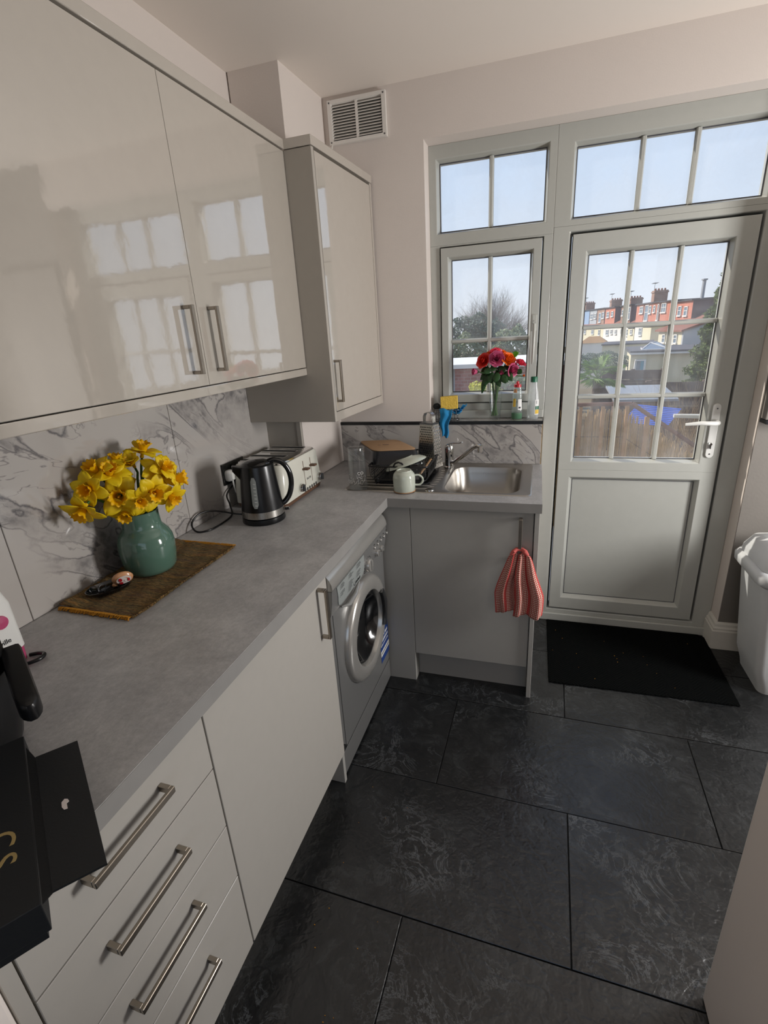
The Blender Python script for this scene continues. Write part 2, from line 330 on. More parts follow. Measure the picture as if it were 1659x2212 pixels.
def spline(pts, n=8):
    P = [Vector(p) for p in pts]; out = []
    for i in range(len(P)-1):
        a, b, c, d = P[max(i-1, 0)], P[i], P[i+1], P[min(i+2, len(P)-1)]
        for k in range(n):
            t = k/n; out.append(0.5*((2*b)+(c-a)*t+(2*a-5*b+4*c-d)*t*t+(3*b-a-3*c+d)*t**3))
    return out+[P[-1]]
def S(o): return tag(o, o['label'], o['category'], None, 'structure')
def rotm(ax, a): return Matrix.Rotation(a, 4, ax)
def LM(p): return (p[0]-TH*p[1], p[1]+TH*p[0]+0.008, p[2])

# ---------------------------------------------------------------- room shell
H = 2.503
fl = mk('floor', MB().box(-0.3, 3.2, -4.2, 0.095, -0.12, -0.0055), 'gap_dark', at=(1.3, -1.5, 0)); tag(fl, 'dark slate-effect tiled floor with straight joints', 'floor', kind='structure')
tk = -0.0238; xs0 = 1.364
rows = [(-0.207, 1), (-0.655, 0), (-1.102, 1), (-1.550, 0), (-1.998, 1), (-2.446, 0), (-2.894, 1), (-3.342, 0)]
for k, (ytop, par) in enumerate(rows+[(0.241, 0)]):
    off = xs0+(0.447 if par == 0 else 0.0)
    y1 = ytop; y0 = ytop-0.4477
    for j in range(-3, 3):
        xa = off+(j)*0.894; xb = xa+0.894
        xa2, xb2 = max(xa, -0.28), min(xb, 3.1)
        if xb2-xa2 < 0.02: continue
        ya, yb = y0, min(y1, 0.09)
        if yb-ya < 0.02: continue
        gp = 0.0016; v = []
        for (x, y) in ((xa2+gp, ya+gp), (xb2-gp, ya+gp), (xb2-gp, yb-gp), (xa2+gp, yb-gp)): v.append((x-tk*y if y < 0.05 else x, y+(tk*(x-1) if y < 0.05 else 0)))
        m = MB().prism(v, -0.005, 0.0)
        mk('floor_tile', m, 'slate', parent=fl, bevel=0.0012, seg=1)
cl = mk('ceiling', MB().box(-0.4, 3.2, -4.2, 0.17, H, H+0.1), 'ceil', at=(1.4, -2, H)); tag(cl, 'plain cream painted ceiling', 'ceiling', kind='structure')
wl = mk('wall_left', MB().box(-0.12, 0.0, -4.1, 0.17, -0.05, H+0.05), 'wall', at=(0, 0, 0), left=True); tag(wl, 'cream left wall with marble tile splashback behind the worktop', 'wall', kind='structure')
for a, b in ((-3.2725, -2.6525), (-2.6525, -2.2725), (-2.2725, -1.6525), (-1.6525, -1.0325), (-1.0325, -0.421)):
    mk('wall_tile', MB().box(0.0, 0.008, a+0.001, b-0.001, 0.911, 1.46), 'marble', parent=wl, bevel=0.001, seg=1)
wf = mk('wall_back', MB().box(-0.2, 0.673, 0, 0.17, -0.05, H+0.05).box(0.673, 1.205, 0, 0.17, -0.05, 1.104).box(0.673, 2.065, 0, 0.17, 2.295, H+0.05).box(2.065, 3.1, 0, 0.17, -0.05, H+0.05), 'wall', at=(0, 0, 0))
tag(wf, 'cream window wall around the window and garden door', 'wall', kind='structure')
for a, b in ((0.197, 0.625), (0.627, 1.205)):
    mk('splashback_tile', MB().box(a, b, -0.008, 0.0, 0.911, 1.104), 'marble', parent=wf, bevel=0.001, seg=1)
gp_ = mk('wallpaper', MB().box(2.067, 3.05, -0.004, 0.0, 0.0, H-0.002), 'grey_paper', parent=wf); gp_['label'] = 'mottled grey wall covering beside the door'
wr = mk('wall_right', MB().box(3.05, 3.15, -4.1, 0.0, -0.05, H+0.05), 'wall', at=(3.05, 0, 0)); tag(wr, 'plain cream right wall beyond the doormat, out of view', 'wall', kind='structure')
wb = mk('wall_front', MB().box(-0.2, 0.6, -4.1, -4.0, -0.05, H+0.05).box(2.4, 3.1, -4.1, -4.0, -0.05, H+0.05).box(0.6, 2.4, -4.1, -4.0, -0.05, 0.75).box(0.6, 2.4, -4.1, -4.0, 2.2, H+0.05), 'wall', at=(0, -4, 0))  # opening in this unseen wall is added to bring in sky light
tag(wb, 'cream wall behind the viewpoint with a wide opening added to let in sky light', 'wall', kind='structure')
# boxed-in chimney nib in the corner
nib = mk('wall_nib', MB().prism([(0.0, -0.354), (0.212, -0.354), (0.236, 0.0), (0.0, 0.0)], 1.3, H+0.02).prism([(0.0, -0.41), (0.172, -0.41), (0.196, 0.0), (0.0, 0.0)], 0.912, 1.3), 'wall', at=(0.1, -0.2, 0.912), left=False)
tag(nib, 'cream boxed-in corner pier rising from the worktop to the ceiling', 'wall', kind='structure')
mk('cover_panel', MB().box(-0.01, 0.150, -0.424, -0.4105, 0.912, 1.25).box(0.151, 0.170, -0.426, -0.4105, 0.912, 1.25), 'grey_panel', parent=nib)
# sill and black trim
sl = mk('trim_1', MB().box(0.673, 1.205, 0.0, 0.095, 1.104, 1.119), 'marble', at=(0.9, 0.05, 1.11)); tag(sl, 'marble-tiled window sill behind the black trim', 'sill', kind='structure')
tr = mk('trim_2', MB().box(0.197, 1.207, -0.012, -0.0, 1.1045, 1.1195).box(1.2055, 1.209, -0.012, 0.09, 1.1045, 1.1215), 'black_trim', at=(0.7, -0.01, 1.11)); tag(tr, 'thin black trim along the top of the sink splashback', 'trim', kind='structure')
# baseboard with moulded top
def skirt(pts): # path in plan, moulded profile (out, z)
    prof = [(0.0, 0.0), (0.022, 0.0), (0.022, 0.098), (0.018, 0.104), (0.018, 0.112), (0.012, 0.120), (0.010, 0.132), (0.004, 0.140), (0.0, 0.141)]
    m = MB(); L = []
    for (x, y, nx, ny) in pts: L.append([(x+nx*o, y+ny*o, z) for o, z in prof])
    return m.loops(L, True, True)
bb = mk('baseboard_right', skirt([(2.065, 0.094, -1, 0), (2.065, -0.004, -1, -1), (3.045, -0.004, 0, -1)]), 'skirting', at=(2.1, 0, 0)); tag(bb, 'white moulded baseboard turning the corner beside the garden door', 'baseboard', kind='structure')
bb2 = mk('baseboard_back', skirt([(1.207, 0.0, 0, -1), (1.2, 0.0, 0, -1)]), 'skirting', at=(1.2, 0, 0)); tag(bb2, 'short white baseboard end beside the sink cupboard panel', 'baseboard', kind='structure')

# ---------------------------------------------------------------- window and door
YF, YB, YG = 0.095, 0.165, 0.130
def bar(parent, x0, x1, z0, z1, vert):
    m = MB(); w2 = 0.010
    if vert: m.prism([(x0-w2, YG-0.004), (x0-0.005, YG-0.013), (x0+0.005, YG-0.013), (x0+w2, YG-0.004)], z0, z1)
    else: m.prism([(YG-0.0035, z0-w2), (YG-0.0122, z0-0.005), (YG-0.0122, z0+0.005), (YG-0.0035, z0+w2)], x0, x1, axis='x')
    o = mk('glazing_bar', m, 'upvc', parent=parent)
    m2 = MB()
    if vert: m2.box(x0-w2, x0+w2, YG+0.004, YG+0.014, z0, z1)
    else: m2.box(x0, x1, YG+0.0045, YG+0.0135, z0-w2, z0+w2)
    mk('outer_bar', m2, 'upvc', parent=o)
def pane(parent, q): return mk('pane', MB().box(q[0]-0.003, q[1]+0.003, YG, YG+0.004, q[2]-0.003, q[3]+0.003), 'window_glass', parent=parent)
def gask(parent, q):
    g = 0.003
    m = MB().ring(q, (q[0]+g, q[1]-g, q[2]+g, q[3]-g), YG-0.003, YG, YG, 0.0); mk('gasket', m, 'gasket', parent=parent)
win = thing('window_1', (0.673, 0.095, 1.119), 'white casement window with four lower panes above the sink', 'window', kind='structure')
gu = (0.7162, 1.1695, 1.9625, 2.2315); gl_ = (0.766, 1.122, 1.245, 1.844)
mk('frame', MB().ring((0.673, 1.2110, 1.905, 2.295), gu, YF, YB, YG).ring((0.673, 1.2110, 1.119, 1.905), (0.722, 1.168, 1.197, 1.894), YF, YB, YG+0.01, 0.006), 'upvc', parent=win, bevel=0.002)
mk('sill_bead', MB().box(0.676, 1.207, 0.080, 0.094, 1.119, 1.158), 'upvc', parent=win, bevel=0.004)
mk('sash', MB().ring((0.7227, 1.1673, 1.1977, 1.8933), gl_, YF-0.010, YB-0.01, YG), 'upvc', parent=win, bevel=0.002)
mk('rebate', MB().ring((0.7225, 1.1675, 1.1975, 1.8935), (0.7240, 1.1660, 1.1990, 1.8920), YF+0.004, YF+0.03, YF+0.03, 0), 'lead_seal', parent=win)
pane(win, gu); pane(win, gl_); gask(win, gu); gask(win, gl_)
bar(win, 0.943, 0, gu[2], gu[3], True); bar(win, 0.944, 0, gl_[2], gl_[3], True); bar(win, gl_[0], gl_[1], 1.487, 0, False)
def _h():
    o = mk('handle', MB().tube([(1.149, 0.052, 1.545), (1.150, 0.046, 1.52), (1.150, 0.044, 1.46), (1.149, 0.046, 1.40), (1.148, 0.05, 1.372)], [0.011, 0.011, 0.009, 0.008, 0.004], 10, flat=0.7), 'upvc', parent=win, smooth=50)
    mk('handle_base', MB().box(1.139, 1.160, 0.072, 0.085, 1.515, 1.585).lathe([(0.011, 0), (0.011, 0.035)], (1.15, 0.084, 1.55), 14, rotm('X', pi/2)), 'upvc', parent=win, bevel=0.003)
_h()
top = thing('window_2', (1.21, 0.095, 1.927), 'white three-pane toplight window above the garden door', 'window', kind='structure')
gt = (1.288, 1.972, 1.9605, 2.216)
mk('frame', MB().ring((1.2110, 2.065, 1.9275, 2.295), gt, YF, YB, YG), 'upvc', parent=top, bevel=0.002); pane(top, gt); gask(top, gt)
bar(top, 1.5345, 0, gt[2], gt[3], True); bar(top, 1.7255, 0, gt[2], gt[3], True)
dr = thing('door_1', (1.21, 0.095, 0.0), 'white half-glazed garden door with nine panes and a solid lower panel', 'door', kind='structure')
mk('frame', MB().ring((1.2110, 2.065, 0.0, 1.9275), (1.2905, 1.9786, 0.0765, 1.8947), YF, YB, YG+0.01, 0.012), 'upvc', parent=dr, bevel=0.003)
mk('threshold', MB().box(1.212, 2.062, 0.080, 0.0945, 0.0, 0.045), 'upvc', parent=dr, bevel=0.004)
gd = (1.362, 1.889, 0.913, 1.8126); gpn = (1.363, 1.899, 0.159, 0.8076)
lf = mk('door_leaf', MB().ring((1.2925, 1.9766, 0.860, 1.8927), gd, YF-0.004, YB-0.01, YG, 0.013).ring((1.2925, 1.9766, 0.0785, 0.860), gpn, YF-0.004, YB-0.01, YG-0.012, 0.016), 'upvc', parent=dr, bevel=0.0015)
mk('rebate', MB().ring((1.2912, 1.9780, 0.0772, 1.8940), (1.2927, 1.9764, 0.0787, 1.8925), YF+0.002, YF+0.03, YF+0.03, 0), 'gap_dark', parent=dr)
mk('panel', MB().box(gpn[0]-0.004, gpn[1]+0.004, YG-0.014, YG+0.01, gpn[2]-0.004, gpn[3]+0.004), 'upvc', parent=dr)
mk('panel_seal', MB().ring(gpn, (gpn[0]+0.002, gpn[1]-0.002, gpn[2]+0.002, gpn[3]-0.002), YG-0.016, YG-0.013, YG-0.013, 0), 'gasket', parent=dr)
pane(dr, gd); gask(dr, gd)
for x in (1.5341, 1.7206): bar(dr, x, 0, gd[2], gd[3], True)
for z in (1.5161, 1.2078): bar(dr, gd[0], gd[1], z, 0, False)
def capsule(cx, cz, hw, hh, y0, y1):
    pts = []
    for k in range(9): a = pi*k/8; pts.append((cx+hw*cos(a), cz+hh-hw+hw*sin(a)))
    for k in range(9): a = pi+pi*k/8; pts.append((cx+hw*cos(a), cz-hh+hw+hw*sin(a)))
    return MB().prism(pts, y0, y1, axis='y')
pl = mk('lock_plate', capsule(1.934, 1.052, 0.016, 0.122, YF-0.012, YF-0.0035), 'white_plastic', parent=dr, bevel=0.002)
mk('lever', MB().tube([(1.936, 0.088, 1.094), (1.936, 0.050, 1.094), (1.925, 0.040, 1.094), (1.87, 0.038, 1.096), (1.81, 0.042, 1.090)], [0.012, 0.011, 0.010, 0.009, 0.006], 12), 'white_plastic', parent=pl, smooth=50)
mk('lock_cylinder', MB().lathe([(0.008, 0), (0.008, 0.006), (0.006, 0.010)], (1.931, 0.084, 0.994), 14, rotm('X', pi/2)).box(1.929, 1.933, 0.072, 0.084, 0.974, 0.988), 'chrome', parent=pl)
mk('screw', MB().lathe([(0.0035, 0), (0.003, 0.0015)], (1.936, 0.083, 1.152), 10, rotm('X', pi/2)).lathe([(0.0035, 0), (0.003, 0.0015)], (1.934, 0.083, 0.948), 10, rotm('X', pi/2)), 'wire_steel', parent=pl)
op = mk('outer_lever', MB().tube([(1.936, 0.15, 1.094), (1.936, 0.205, 1.094), (1.92, 0.215, 1.096), (1.80, 0.215, 1.10)], [0.012, 0.012, 0.011, 0.009], 12), 'white_plastic', parent=dr, smooth=50)

# ---------------------------------------------------------------- air vent
vt = thing('air_vent', (0.39, 0, 2.325), 'white louvred air vent high on the window wall', 'vent')
vx0, vx1, vz0, vz1 = 0.262, 0.520, 2.325, 2.484
mk('backing', MB().box(vx0+0.01, vx1-0.01, -0.003, 0.0, vz0+0.01, vz1-0.01), 'lead_seal', parent=vt)
mk('frame', MB().ring((vx0, vx1, vz0, vz1), (vx0+0.020, vx1-0.020, vz0+0.016, vz1-0.016), -0.016, -0.0005, -0.004, 0.003).box(0.386, 0.396, -0.014, -0.001, vz0+0.014, vz1-0.014), 'vent_white', parent=vt)
for a, b in ((vx0+0.02, 0.386), (0.396, vx1-0.02)):
    for k in range(12):
        z = vz0+0.018+k*0.0104
        mk('louvre', MB().prism([(-0.003, z+0.0072), (-0.004, z+0.0086), (-0.0145, z+0.0010), (-0.0130, z-0.0006)], a, b, axis='x'), 'vent_white', parent=vt)
for x in (vx0+0.009, vx1-0.009):
    for z in (vz0+0.009, vz1-0.009): mk('screw', MB().lathe([(0.0035, 0), (0.003, 0.001)], (x, -0.016, z), 10, rotm('X', pi/2)), 'wire_steel', parent=vt)
tag(mk('loose_sealant', MB().tube([(0.272, -0.012, 2.328), (0.268, -0.016, 2.31), (0.275, -0.015, 2.298), (0.285, -0.02, 2.292), (0.30, -0.012, 2.289)], [0.003, 0.004, 0.002, 0.003, 0.002], 6), 'skirting', at=(0.27, -0.014, 2.31)), 'scrap of loose white sealant hanging under the corner of the vent', 'sealant')

# ---------------------------------------------------------------- bar handles
def bar_handle(parent, a, b, out, wd=0.012, th=0.009, mat='handle_steel', name='handle'):
    # a, b: end points on the front; out: unit vector away from the front (40 mm)
    a, b, out = Vector(a), Vector(b), Vector(out); d = (b-a).normalized(); s = d.cross(out).normalized(); reach = 0.030
    m = MB()
    def bx(c0, c1, c2, c3, h):  # quad prism
        lo = [tuple(c-s*h) for c in (c0, c1, c2, c3)]; hi = [tuple(c+s*h) for c in (c0, c1, c2, c3)]
        m.add(lo+hi, [(3, 2, 1, 0), (4, 5, 6, 7), (0, 1, 5, 4), (1, 2, 6, 5), (2, 3, 7, 6), (3, 0, 4, 7)])
    r1 = reach-0.007; bx(a, a+d*th, a+d*th+out*r1, a+out*r1, wd/2); bx(b-d*th, b, b+out*r1, b-d*th+out*r1, wd/2)
    bx(a+out*(reach-0.007), b+out*(reach-0.007), b+out*reach, a+out*reach, wd/2)
    return mk(name, m, mat, parent=parent, bevel=0.001, seg=1)

# ---------------------------------------------------------------- worktop
W = 0.91; T = 0.872
m = MB()
def lbox(x0, x1, y0, y1, z0, z1):
    pts = [LM((x, y, 0))[:2] for x, y in ((x0, y0), (x1, y0), (x1, y1), (x0, y1))]; m.prism(pts, z0, z1)
pts = [LM((0.001, -2.19, 0))[:2], LM((0.617, -2.19, 0))[:2], (LM((0.617, -0.59, 0))[0], -0.59), (LM((0.617, 0, 0))[0]+0.0, -0.001), (0.0, -0.001)]
m.prism(pts, T, W)
xL = pts[3][0]
m.prism([(pts[2][0], -0.59), (0.80, -0.59), (0.80, -0.001), (xL, -0.001)], T, W)
for q in ((0.80, 1.139, -0.59, -0.488), (0.80, 1.139, -0.056, -0.001), (1.139, 1.214, -0.59, -0.001)): m.box(q[0], q[1], q[2], q[3], T, W)
wt = mk('worktop', m, 'worktop', at=(0.3, -1.2, T)); tag(wt, 'long grey stone-effect L-shaped worktop', 'worktop')
M('edge_shade', '#8b8986', 0.5, var=0.12, vscale=14)  # darker than the worktop, shade put into colour to tone down the lit edge
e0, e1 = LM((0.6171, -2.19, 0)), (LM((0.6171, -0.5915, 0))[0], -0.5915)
mk('edge_shade_strip', MB().prism([e0[:2], (e0[0]+0.0008, e0[1]), (e1[0]+0.0008, e1[1]), e1], T+0.0003, W-0.0012), 'edge_shade', parent=wt)
mk('edge_shade_strip', MB().box(e1[0]+0.001, 1.2145, -0.5909, -0.5901, T+0.0003, W-0.0012), 'edge_shade', parent=wt)

# ---------------------------------------------------------------- base units, left run
FX = 0.600
du = thing('drawer_unit', (0.3, -1.98, 0), 'cream base unit with four drawers and long bar handles', 'drawer unit', left=True)
mk('carcass', MB().box(0.02, FX-0.02, -2.175, -1.783, 0.15, 0.8715), 'carcass', parent=du)
zz = [0.8695, 0.718, 0.554, 0.396, 0.152]
for k in range(4):
    z1, z0 = zz[k], zz[k+1]
    d = mk('drawer', MB().box(FX-0.019, FX, -2.1755, -1.7825, z0+0.0017, z1-0.0017), 'base_grey', parent=du, bevel=0.001, seg=1)
    zc = (0.812, 0.657, 0.501, 0.326)[k]
    bar_handle(d, (FX, -2.076, zc), (FX, -1.906, zc), (1, 0, 0), 0.013)
mk('plinth', MB().box(0.505, 0.52, -2.177, -1.7815, 0, 0.149), 'base_grey', parent=du)
bu = thing('base_unit', (0.3, -1.48, 0), 'cream cupboard with one plain door between the drawers and the washing machine', 'cupboard', left=True)
mk('carcass', MB().box(0.02, FX-0.02, -1.779, -1.181, 0.15, 0.8715), 'carcass', parent=bu)
d = mk('door', MB().box(FX-0.019, FX, -1.7785, -1.1805, 0.153, 0.8695), 'base_grey', parent=bu, bevel=0.001, seg=1)
bar_handle(d, (FX, -1.243, 0.676), (FX, -1.243, 0.846), (1, 0, 0), 0.013)
mk('plinth', MB().box(0.505, 0.52, -1.7805, -1.1785, 0, 0.149), 'base_grey', parent=bu)
mk('end_panel', MB().box(0.02, 0.588, -1.1778, -1.160, 0, 0.8715), 'matt_cream', parent=bu, bevel=0.001, seg=1)
fp = thing('base_filler', (0.3, -2.2, 0), 'narrow cream filler panel at the near end of the drawers', 'panel', left=True)
mk('panel', MB().box(0.02, FX, -2.1985, -2.1785, 0, 0.8715), 'base_grey', parent=fp, bevel=0.001, seg=1)
ck = thing('cooker_side', (0.3, -2.5, 0), 'pale beige appliance side seen at the very bottom corner of the photo', 'appliance', left=True)
mk('side_panel', MB().box(0.02, 0.605, -2.75, -2.2005, 0.0, 0.905), 'fridge_beige', parent=ck, bevel=0.006)
mk('top_edge', MB().box(0.02, 0.60, -2.75, -2.2005, 0.9055, 0.912), 'black_gloss', parent=ck)

# ---------------------------------------------------------------- washing machine
wm = thing('washing_machine', (0.3, -0.86, 0), 'silver front-loading washing machine under the worktop corner', 'washing machine', left=True)
y0, y1, fx = -1.157, -0.578, 0.582
mk('body', MB().box(0.03, 0.53, y0, y1, 0.01, 0.85).box(0.53, fx, y0, y1, 0.012, 0.115), 'washer_silver', parent=wm, bevel=0.004)
# front sheet with round opening
cy, cz, R0 = -0.852, 0.462, 0.210
mm = MB(); n = 48; L1 = []; L2 = []
for k in range(n):
    a = 2*pi*k/n; ca, sa = cos(a), sin(a); t = 1e9
    for (den, lim) in ((ca, (y1-0.004-cy) if ca > 0 else (y0+0.004-cy)), (sa, (0.684-cz) if sa > 0 else (0.120-cz))):
        if abs(den) > 1e-6: t = min(t, lim/den)
    L1.append((fx, cy+ca*t, cz+sa*t)); L2.append((fx, cy+ca*R0, cz+sa*R0))
back = [(0.53, p[1], p[2]) for p in L1]
L3 = [(fx-0.02, cy+cos(2*pi*k/n)*(R0-0.006), cz+sin(2*pi*k/n)*(R0-0.006)) for k in range(n)]
mk('front_panel', mm.loops([back, L1, L2, L3]), 'washer_silver', parent=wm, smooth=30)
mk('side_groove', MB().box(fx-0.001, fx+0.0005, y0+0.030, y0+0.034, 0.12, 0.68), 'gap_dark', parent=wm)
# rounded top fascia
prof = [(0.53, 0.845), (0.545, 0.849), (0.572, 0.846), (0.586, 0.838), (0.597, 0.825), (0.604, 0.808), (0.606, 0.792), (0.604, 0.786), (0.53, 0.786)]
mk('top_fascia', MB().prism([(p[0], p[1]) for p in prof], 0, 1, axis='y') if False else MB().loops([[(x, y, z) for x, z in prof] for y in (y0+0.002, y0+0.012, y1-0.002)], True, True), 'washer_bright', parent=wm, smooth=50)
prof = [(0.53, 0.784), (0.603, 0.784), (0.600, 0.74), (0.593, 0.70), (0.588, 0.686), (0.53, 0.686)]
cp = mk('control_panel', MB().loops([[(x, y, z) for x, z in prof] for y in (y0+0.002, y1-0.002)], True, True), 'washer_silver', parent=wm, smooth=30)
def px(z): # panel face x at height z
    k = [(0.686, 0.588), (0.70, 0.593), (0.74, 0.600), (0.784, 0.603)]
    for (za, xa), (zb, xb) in zip(k, k[1:]):
        if z <= zb: return xa+(xb-xa)*(z-za)/(zb-za)+0.0006
    return 0.6036
cdr = [(0.781, -1.118, -0.862), (0.760, -1.113, -0.859), (0.740, -1.108, -0.856), (0.720, -1.103, -0.853), (0.706, -1.098, -0.856), (0.700, -1.088, -0.860), (0.690, -1.070, -0.874)]
dd = mk('detergent_drawer', MB().loops([[(px(z)+o_, y, z) for o_, y in ((-0.006, a), (0.0018, a), (0.0018, b), (-0.006, b))] for z, a, b in cdr], True, True), 'washer_card', parent=wm)
mk('drawer_grip', MB().tube([(0.594, -1.075, 0.684), (0.600, -1.03, 0.668), (0.600, -0.96, 0.672), (0.594, -0.90, 0.688)], [0.004, 0.012, 0.012, 0.004], 10, flat=0.5), 'washer_bright', parent=wm, smooth=60)
pr_ = MB(); rng = random.Random(3)
for cx_, n_ in ((-1.085, 7), (-1.010, 11), (-0.935, 8)):
    for k in range(n_):
        z = 0.772-k*0.0062-(0.004 if k > 3 else 0)
        if k == 3: continue
        ln = rng.uniform(0.018, 0.042); y = cx_; x = px(z)+0.0022
        pr_.add([(x, y-0.008, z), (x, y-0.004, z), (x, y-0.004, z+0.0026), (x, y-0.008, z+0.0026)], [(0, 1, 2, 3)])
        pr_.add([(x, y, z), (x, y+ln, z), (x, y+ln, z+0.0026), (x, y, z+0.0026)], [(0, 1, 2, 3)])
mk('programme_list', pr_, 'print_dark', parent=dd)['kind'] = 'stuff'
text('brand_text', 'indesit', 0.017, (px(0.705)+0.0024, -0.940, 0.703), (0, 1, 0), (0.15, 0, 1), 'print_dark', dd)
mk('brand_ring', MB().tube([(px(0.709)+0.0024, -0.952+0.008*cos(a), 0.709+0.008*sin(a)) for a in [2*pi*k/20 for k in range(20)]], 0.0009, 5, closed=True), 'print_dark', parent=dd)
for (y, z, r, dp) in ((-0.808, 0.712, 0.027, 0.018), (-0.703, 0.716, 0.015, 0.014), (-0.650, 0.712, 0.014, 0.014)):
    k = mk('dial', MB().lathe([(r, 0), (r, dp*0.55), (r*0.95, dp*0.8), (r*0.88, dp*0.95), (0, dp)], (px(z)-0.001, y, z), 28, rotm('Y', pi/2)), 'washer_bright', parent=wm, smooth=50)
    mk('dial_grip', MB().box(px(z)+dp*0.5, px(z)+dp+0.003, y-0.003, y+0.003, z-r*0.8, z+r*0.8), 'washer_bright', parent=k, bevel=0.002)
tk_ = MB()
for k in range(16):
    a = 2*pi*k/16; y = -0.808+0.034*cos(a); z = 0.712+0.034*sin(a)
    if z < 0.775: tk_.box(px(z), px(z)+0.0008, y-0.0016, y+0.0016, z-0.0016, z+0.0016)
mk('dial_marks', tk_, 'print_dark', parent=wm)
for k in range(5):
    y = -0.735+k*0.039; z = 0.752
    mk('button', MB().lathe([(0.0065, 0), (0.0065, 0.006), (0.004, 0.008)], (px(z)-0.001, y, z), 16, rotm('Y', pi/2)), 'washer_bright', parent=wm, smooth=50)
    mk('button_mark', MB().box(px(z+0.014), px(z+0.014)+0.0006, y-0.006, y+0.006, z+0.011, z+0.014), 'print_dark', parent=wm)
# porthole door
door = mk('porthole_door', MB().lathe([(0.212, -0.010), (0.212, 0.002), (0.208, 0.016), (0.200, 0.023), (0.190, 0.026), (0.162, 0.029), (0.150, 0.024), (0.143, 0.006), (0.143, -0.01)], (fx, cy, cz), 64, rotm('Y', pi/2), close=False), 'washer_bright', parent=wm, smooth=40)
mk('porthole_glass', MB().lathe([(0.144, 0.004), (0.130, 0.010), (0.118, -0.004), (0.095, -0.026), (0.05, -0.036), (0.0, -0.038)], (fx, cy, cz), 64, rotm('Y', pi/2), close=False), 'black_gloss', parent=door, smooth=60)
mk('door_seal', MB().tube([(fx+0.006, cy+0.138*cos(a), cz+0.138*sin(a)) for a in [2*pi*k/48 for k in range(48)]], 0.0035, 6, closed=True), 'wire_steel', parent=door, smooth=60)
gr = MB(); L = []
for k in range(15):
    a = radians(-28+4.6*k); wv = 0.5-0.5*cos(2*pi*k/14)
    ri = 0.150-0.004*wv; ro = 0.203
    L.append([(fx+0.0395, cy+cos(a)*ri, cz+sin(a)*ri), (fx+0.0405, cy+cos(a)*(ri+0.02), cz+sin(a)*(ri+0.02)), (fx+0.036, cy+cos(a)*(ri+0.02+0.022*wv), cz+sin(a)*(ri+0.02+0.022*wv)), (fx+0.030, cy+cos(a)*ri, cz+sin(a)*ri)])
mk('door_grip', gr.loops(L, True, True), 'wire_steel', parent=door, smooth=50)
st = mk('energy_sticker', MB().box(fx+0.0002, fx+0.001, -0.690, -0.580, 0.165, 0.325), 'blue_label', parent=wm)
mk('sticker_strip', MB().box(fx+0.001, fx+0.0014, -0.690, -0.580, 0.196, 0.222), 'print_white', parent=st)
sb_ = MB(); rng = random.Random(8)
for z, n_ in ((0.285, 5), (0.262, 7), (0.244, 9)):
    for k in range(n_): y = -0.684+0.098*k/n_; sb_.box(fx+0.001, fx+0.0013, y, y+0.098/n_*rng.uniform(0.55, 0.9), z, z+0.012 if n_ < 8 else z+0.006)
mk('sticker_print', sb_, 'print_white', parent=st)['kind'] = 'stuff'
sb_ = MB()
for k in range(14): y = -0.682+0.096*k/14; sb_.box(fx+0.0014, fx+0.0017, y, y+0.004, 0.204, 0.214)
mk('sticker_print', sb_, 'print_dark', parent=st)['kind'] = 'stuff'
mk('kick_seam', MB().box(fx-0.001, fx+0.0006, y0+0.004, y1-0.004, 0.1165, 0.1185), 'gap_dark', parent=wm)

# ---------------------------------------------------------------- sink cupboard
su = thing('sink_unit', (0.94, -0.3, 0), 'grey-looking cream sink cupboard with one wide door holding the tea towel', 'cupboard')
mk('corner_filler', MB().box(0.560, 0.6945, -0.566, -0.548, 0.0, 0.8715), 'matt_cream', parent=su, bevel=0.001, seg=1)
mk('filler_return', MB().box(0.680, 0.6945, -0.547, -0.48, 0.0, 0.8715), 'matt_cream', parent=su)
mk('carcass', MB().box(0.697, 0.70, -0.544, -0.02, 0.15, 0.87).box(1.185, 1.189, -0.544, -0.02, 0.15, 0.87).box(0.70, 1.185, -0.544, -0.02, 0.15, 0.16), 'carcass', parent=su)
sd = mk('door', MB().box(0.6965, 1.1868, -0.566, -0.547, 0.153, 0.869), 'matt_cream', parent=su, bevel=0.001, seg=1)
bar_handle(sd, (1.139, -0.566, 0.675), (1.139, -0.566, 0.845), (0, -1, 0), 0.013)
mk('plinth', MB().box(0.696, 1.1885, -0.505, -0.49, 0, 0.1495), 'matt_cream', parent=su)
mk('end_panel', MB().box(1.190, 1.208, -0.575, -0.021, 0, 0.8715), 'matt_cream', parent=su, bevel=0.001, seg=1)

# ---------------------------------------------------------------- wall cupboards
UX = 0.301
ub = thing('wall_unit', (0.15, -1.3, 1.407), 'long glossy cream wall cupboard with reflections of the windows in its doors', 'wall cupboard', left=True)
mk('carcass', MB().box(0.009, UX-0.021, -2.42, -0.557, 1.437, 2.158), 'carcass', parent=ub)
for a, b in ((-2.40, -1.7785), (-1.777, -1.1790), (-1.1775, -0.558)):
    d = mk('door', MB().box(UX-0.019, UX, a, b, 1.4345, 2.158), 'gloss_cream', parent=ub, bevel=0.0006, seg=1)
    if a == -1.777: bar_handle(d, (UX, -1.232, 1.468), (UX, -1.232, 1.642), (1, 0, 0), 0.013)
    if a == -1.1775: bar_handle(d, (UX, -1.125, 1.468), (UX, -1.125, 1.642), (1, 0, 0), 0.013)
    if a == -2.40: bar_handle(d, (UX, -1.83, 1.468), (UX, -1.83, 1.642), (1, 0, 0), 0.013)
mk('pelmet', MB().box(UX-0.030, UX+0.001, -2.42, -0.556, 1.405, 1.4315), 'gloss_cream', parent=ub, bevel=0.002)
mk('bottom_panel', MB().box(0.009, UX-0.031, -2.42, -0.556, 1.415, 1.433), 'carcass', parent=ub)
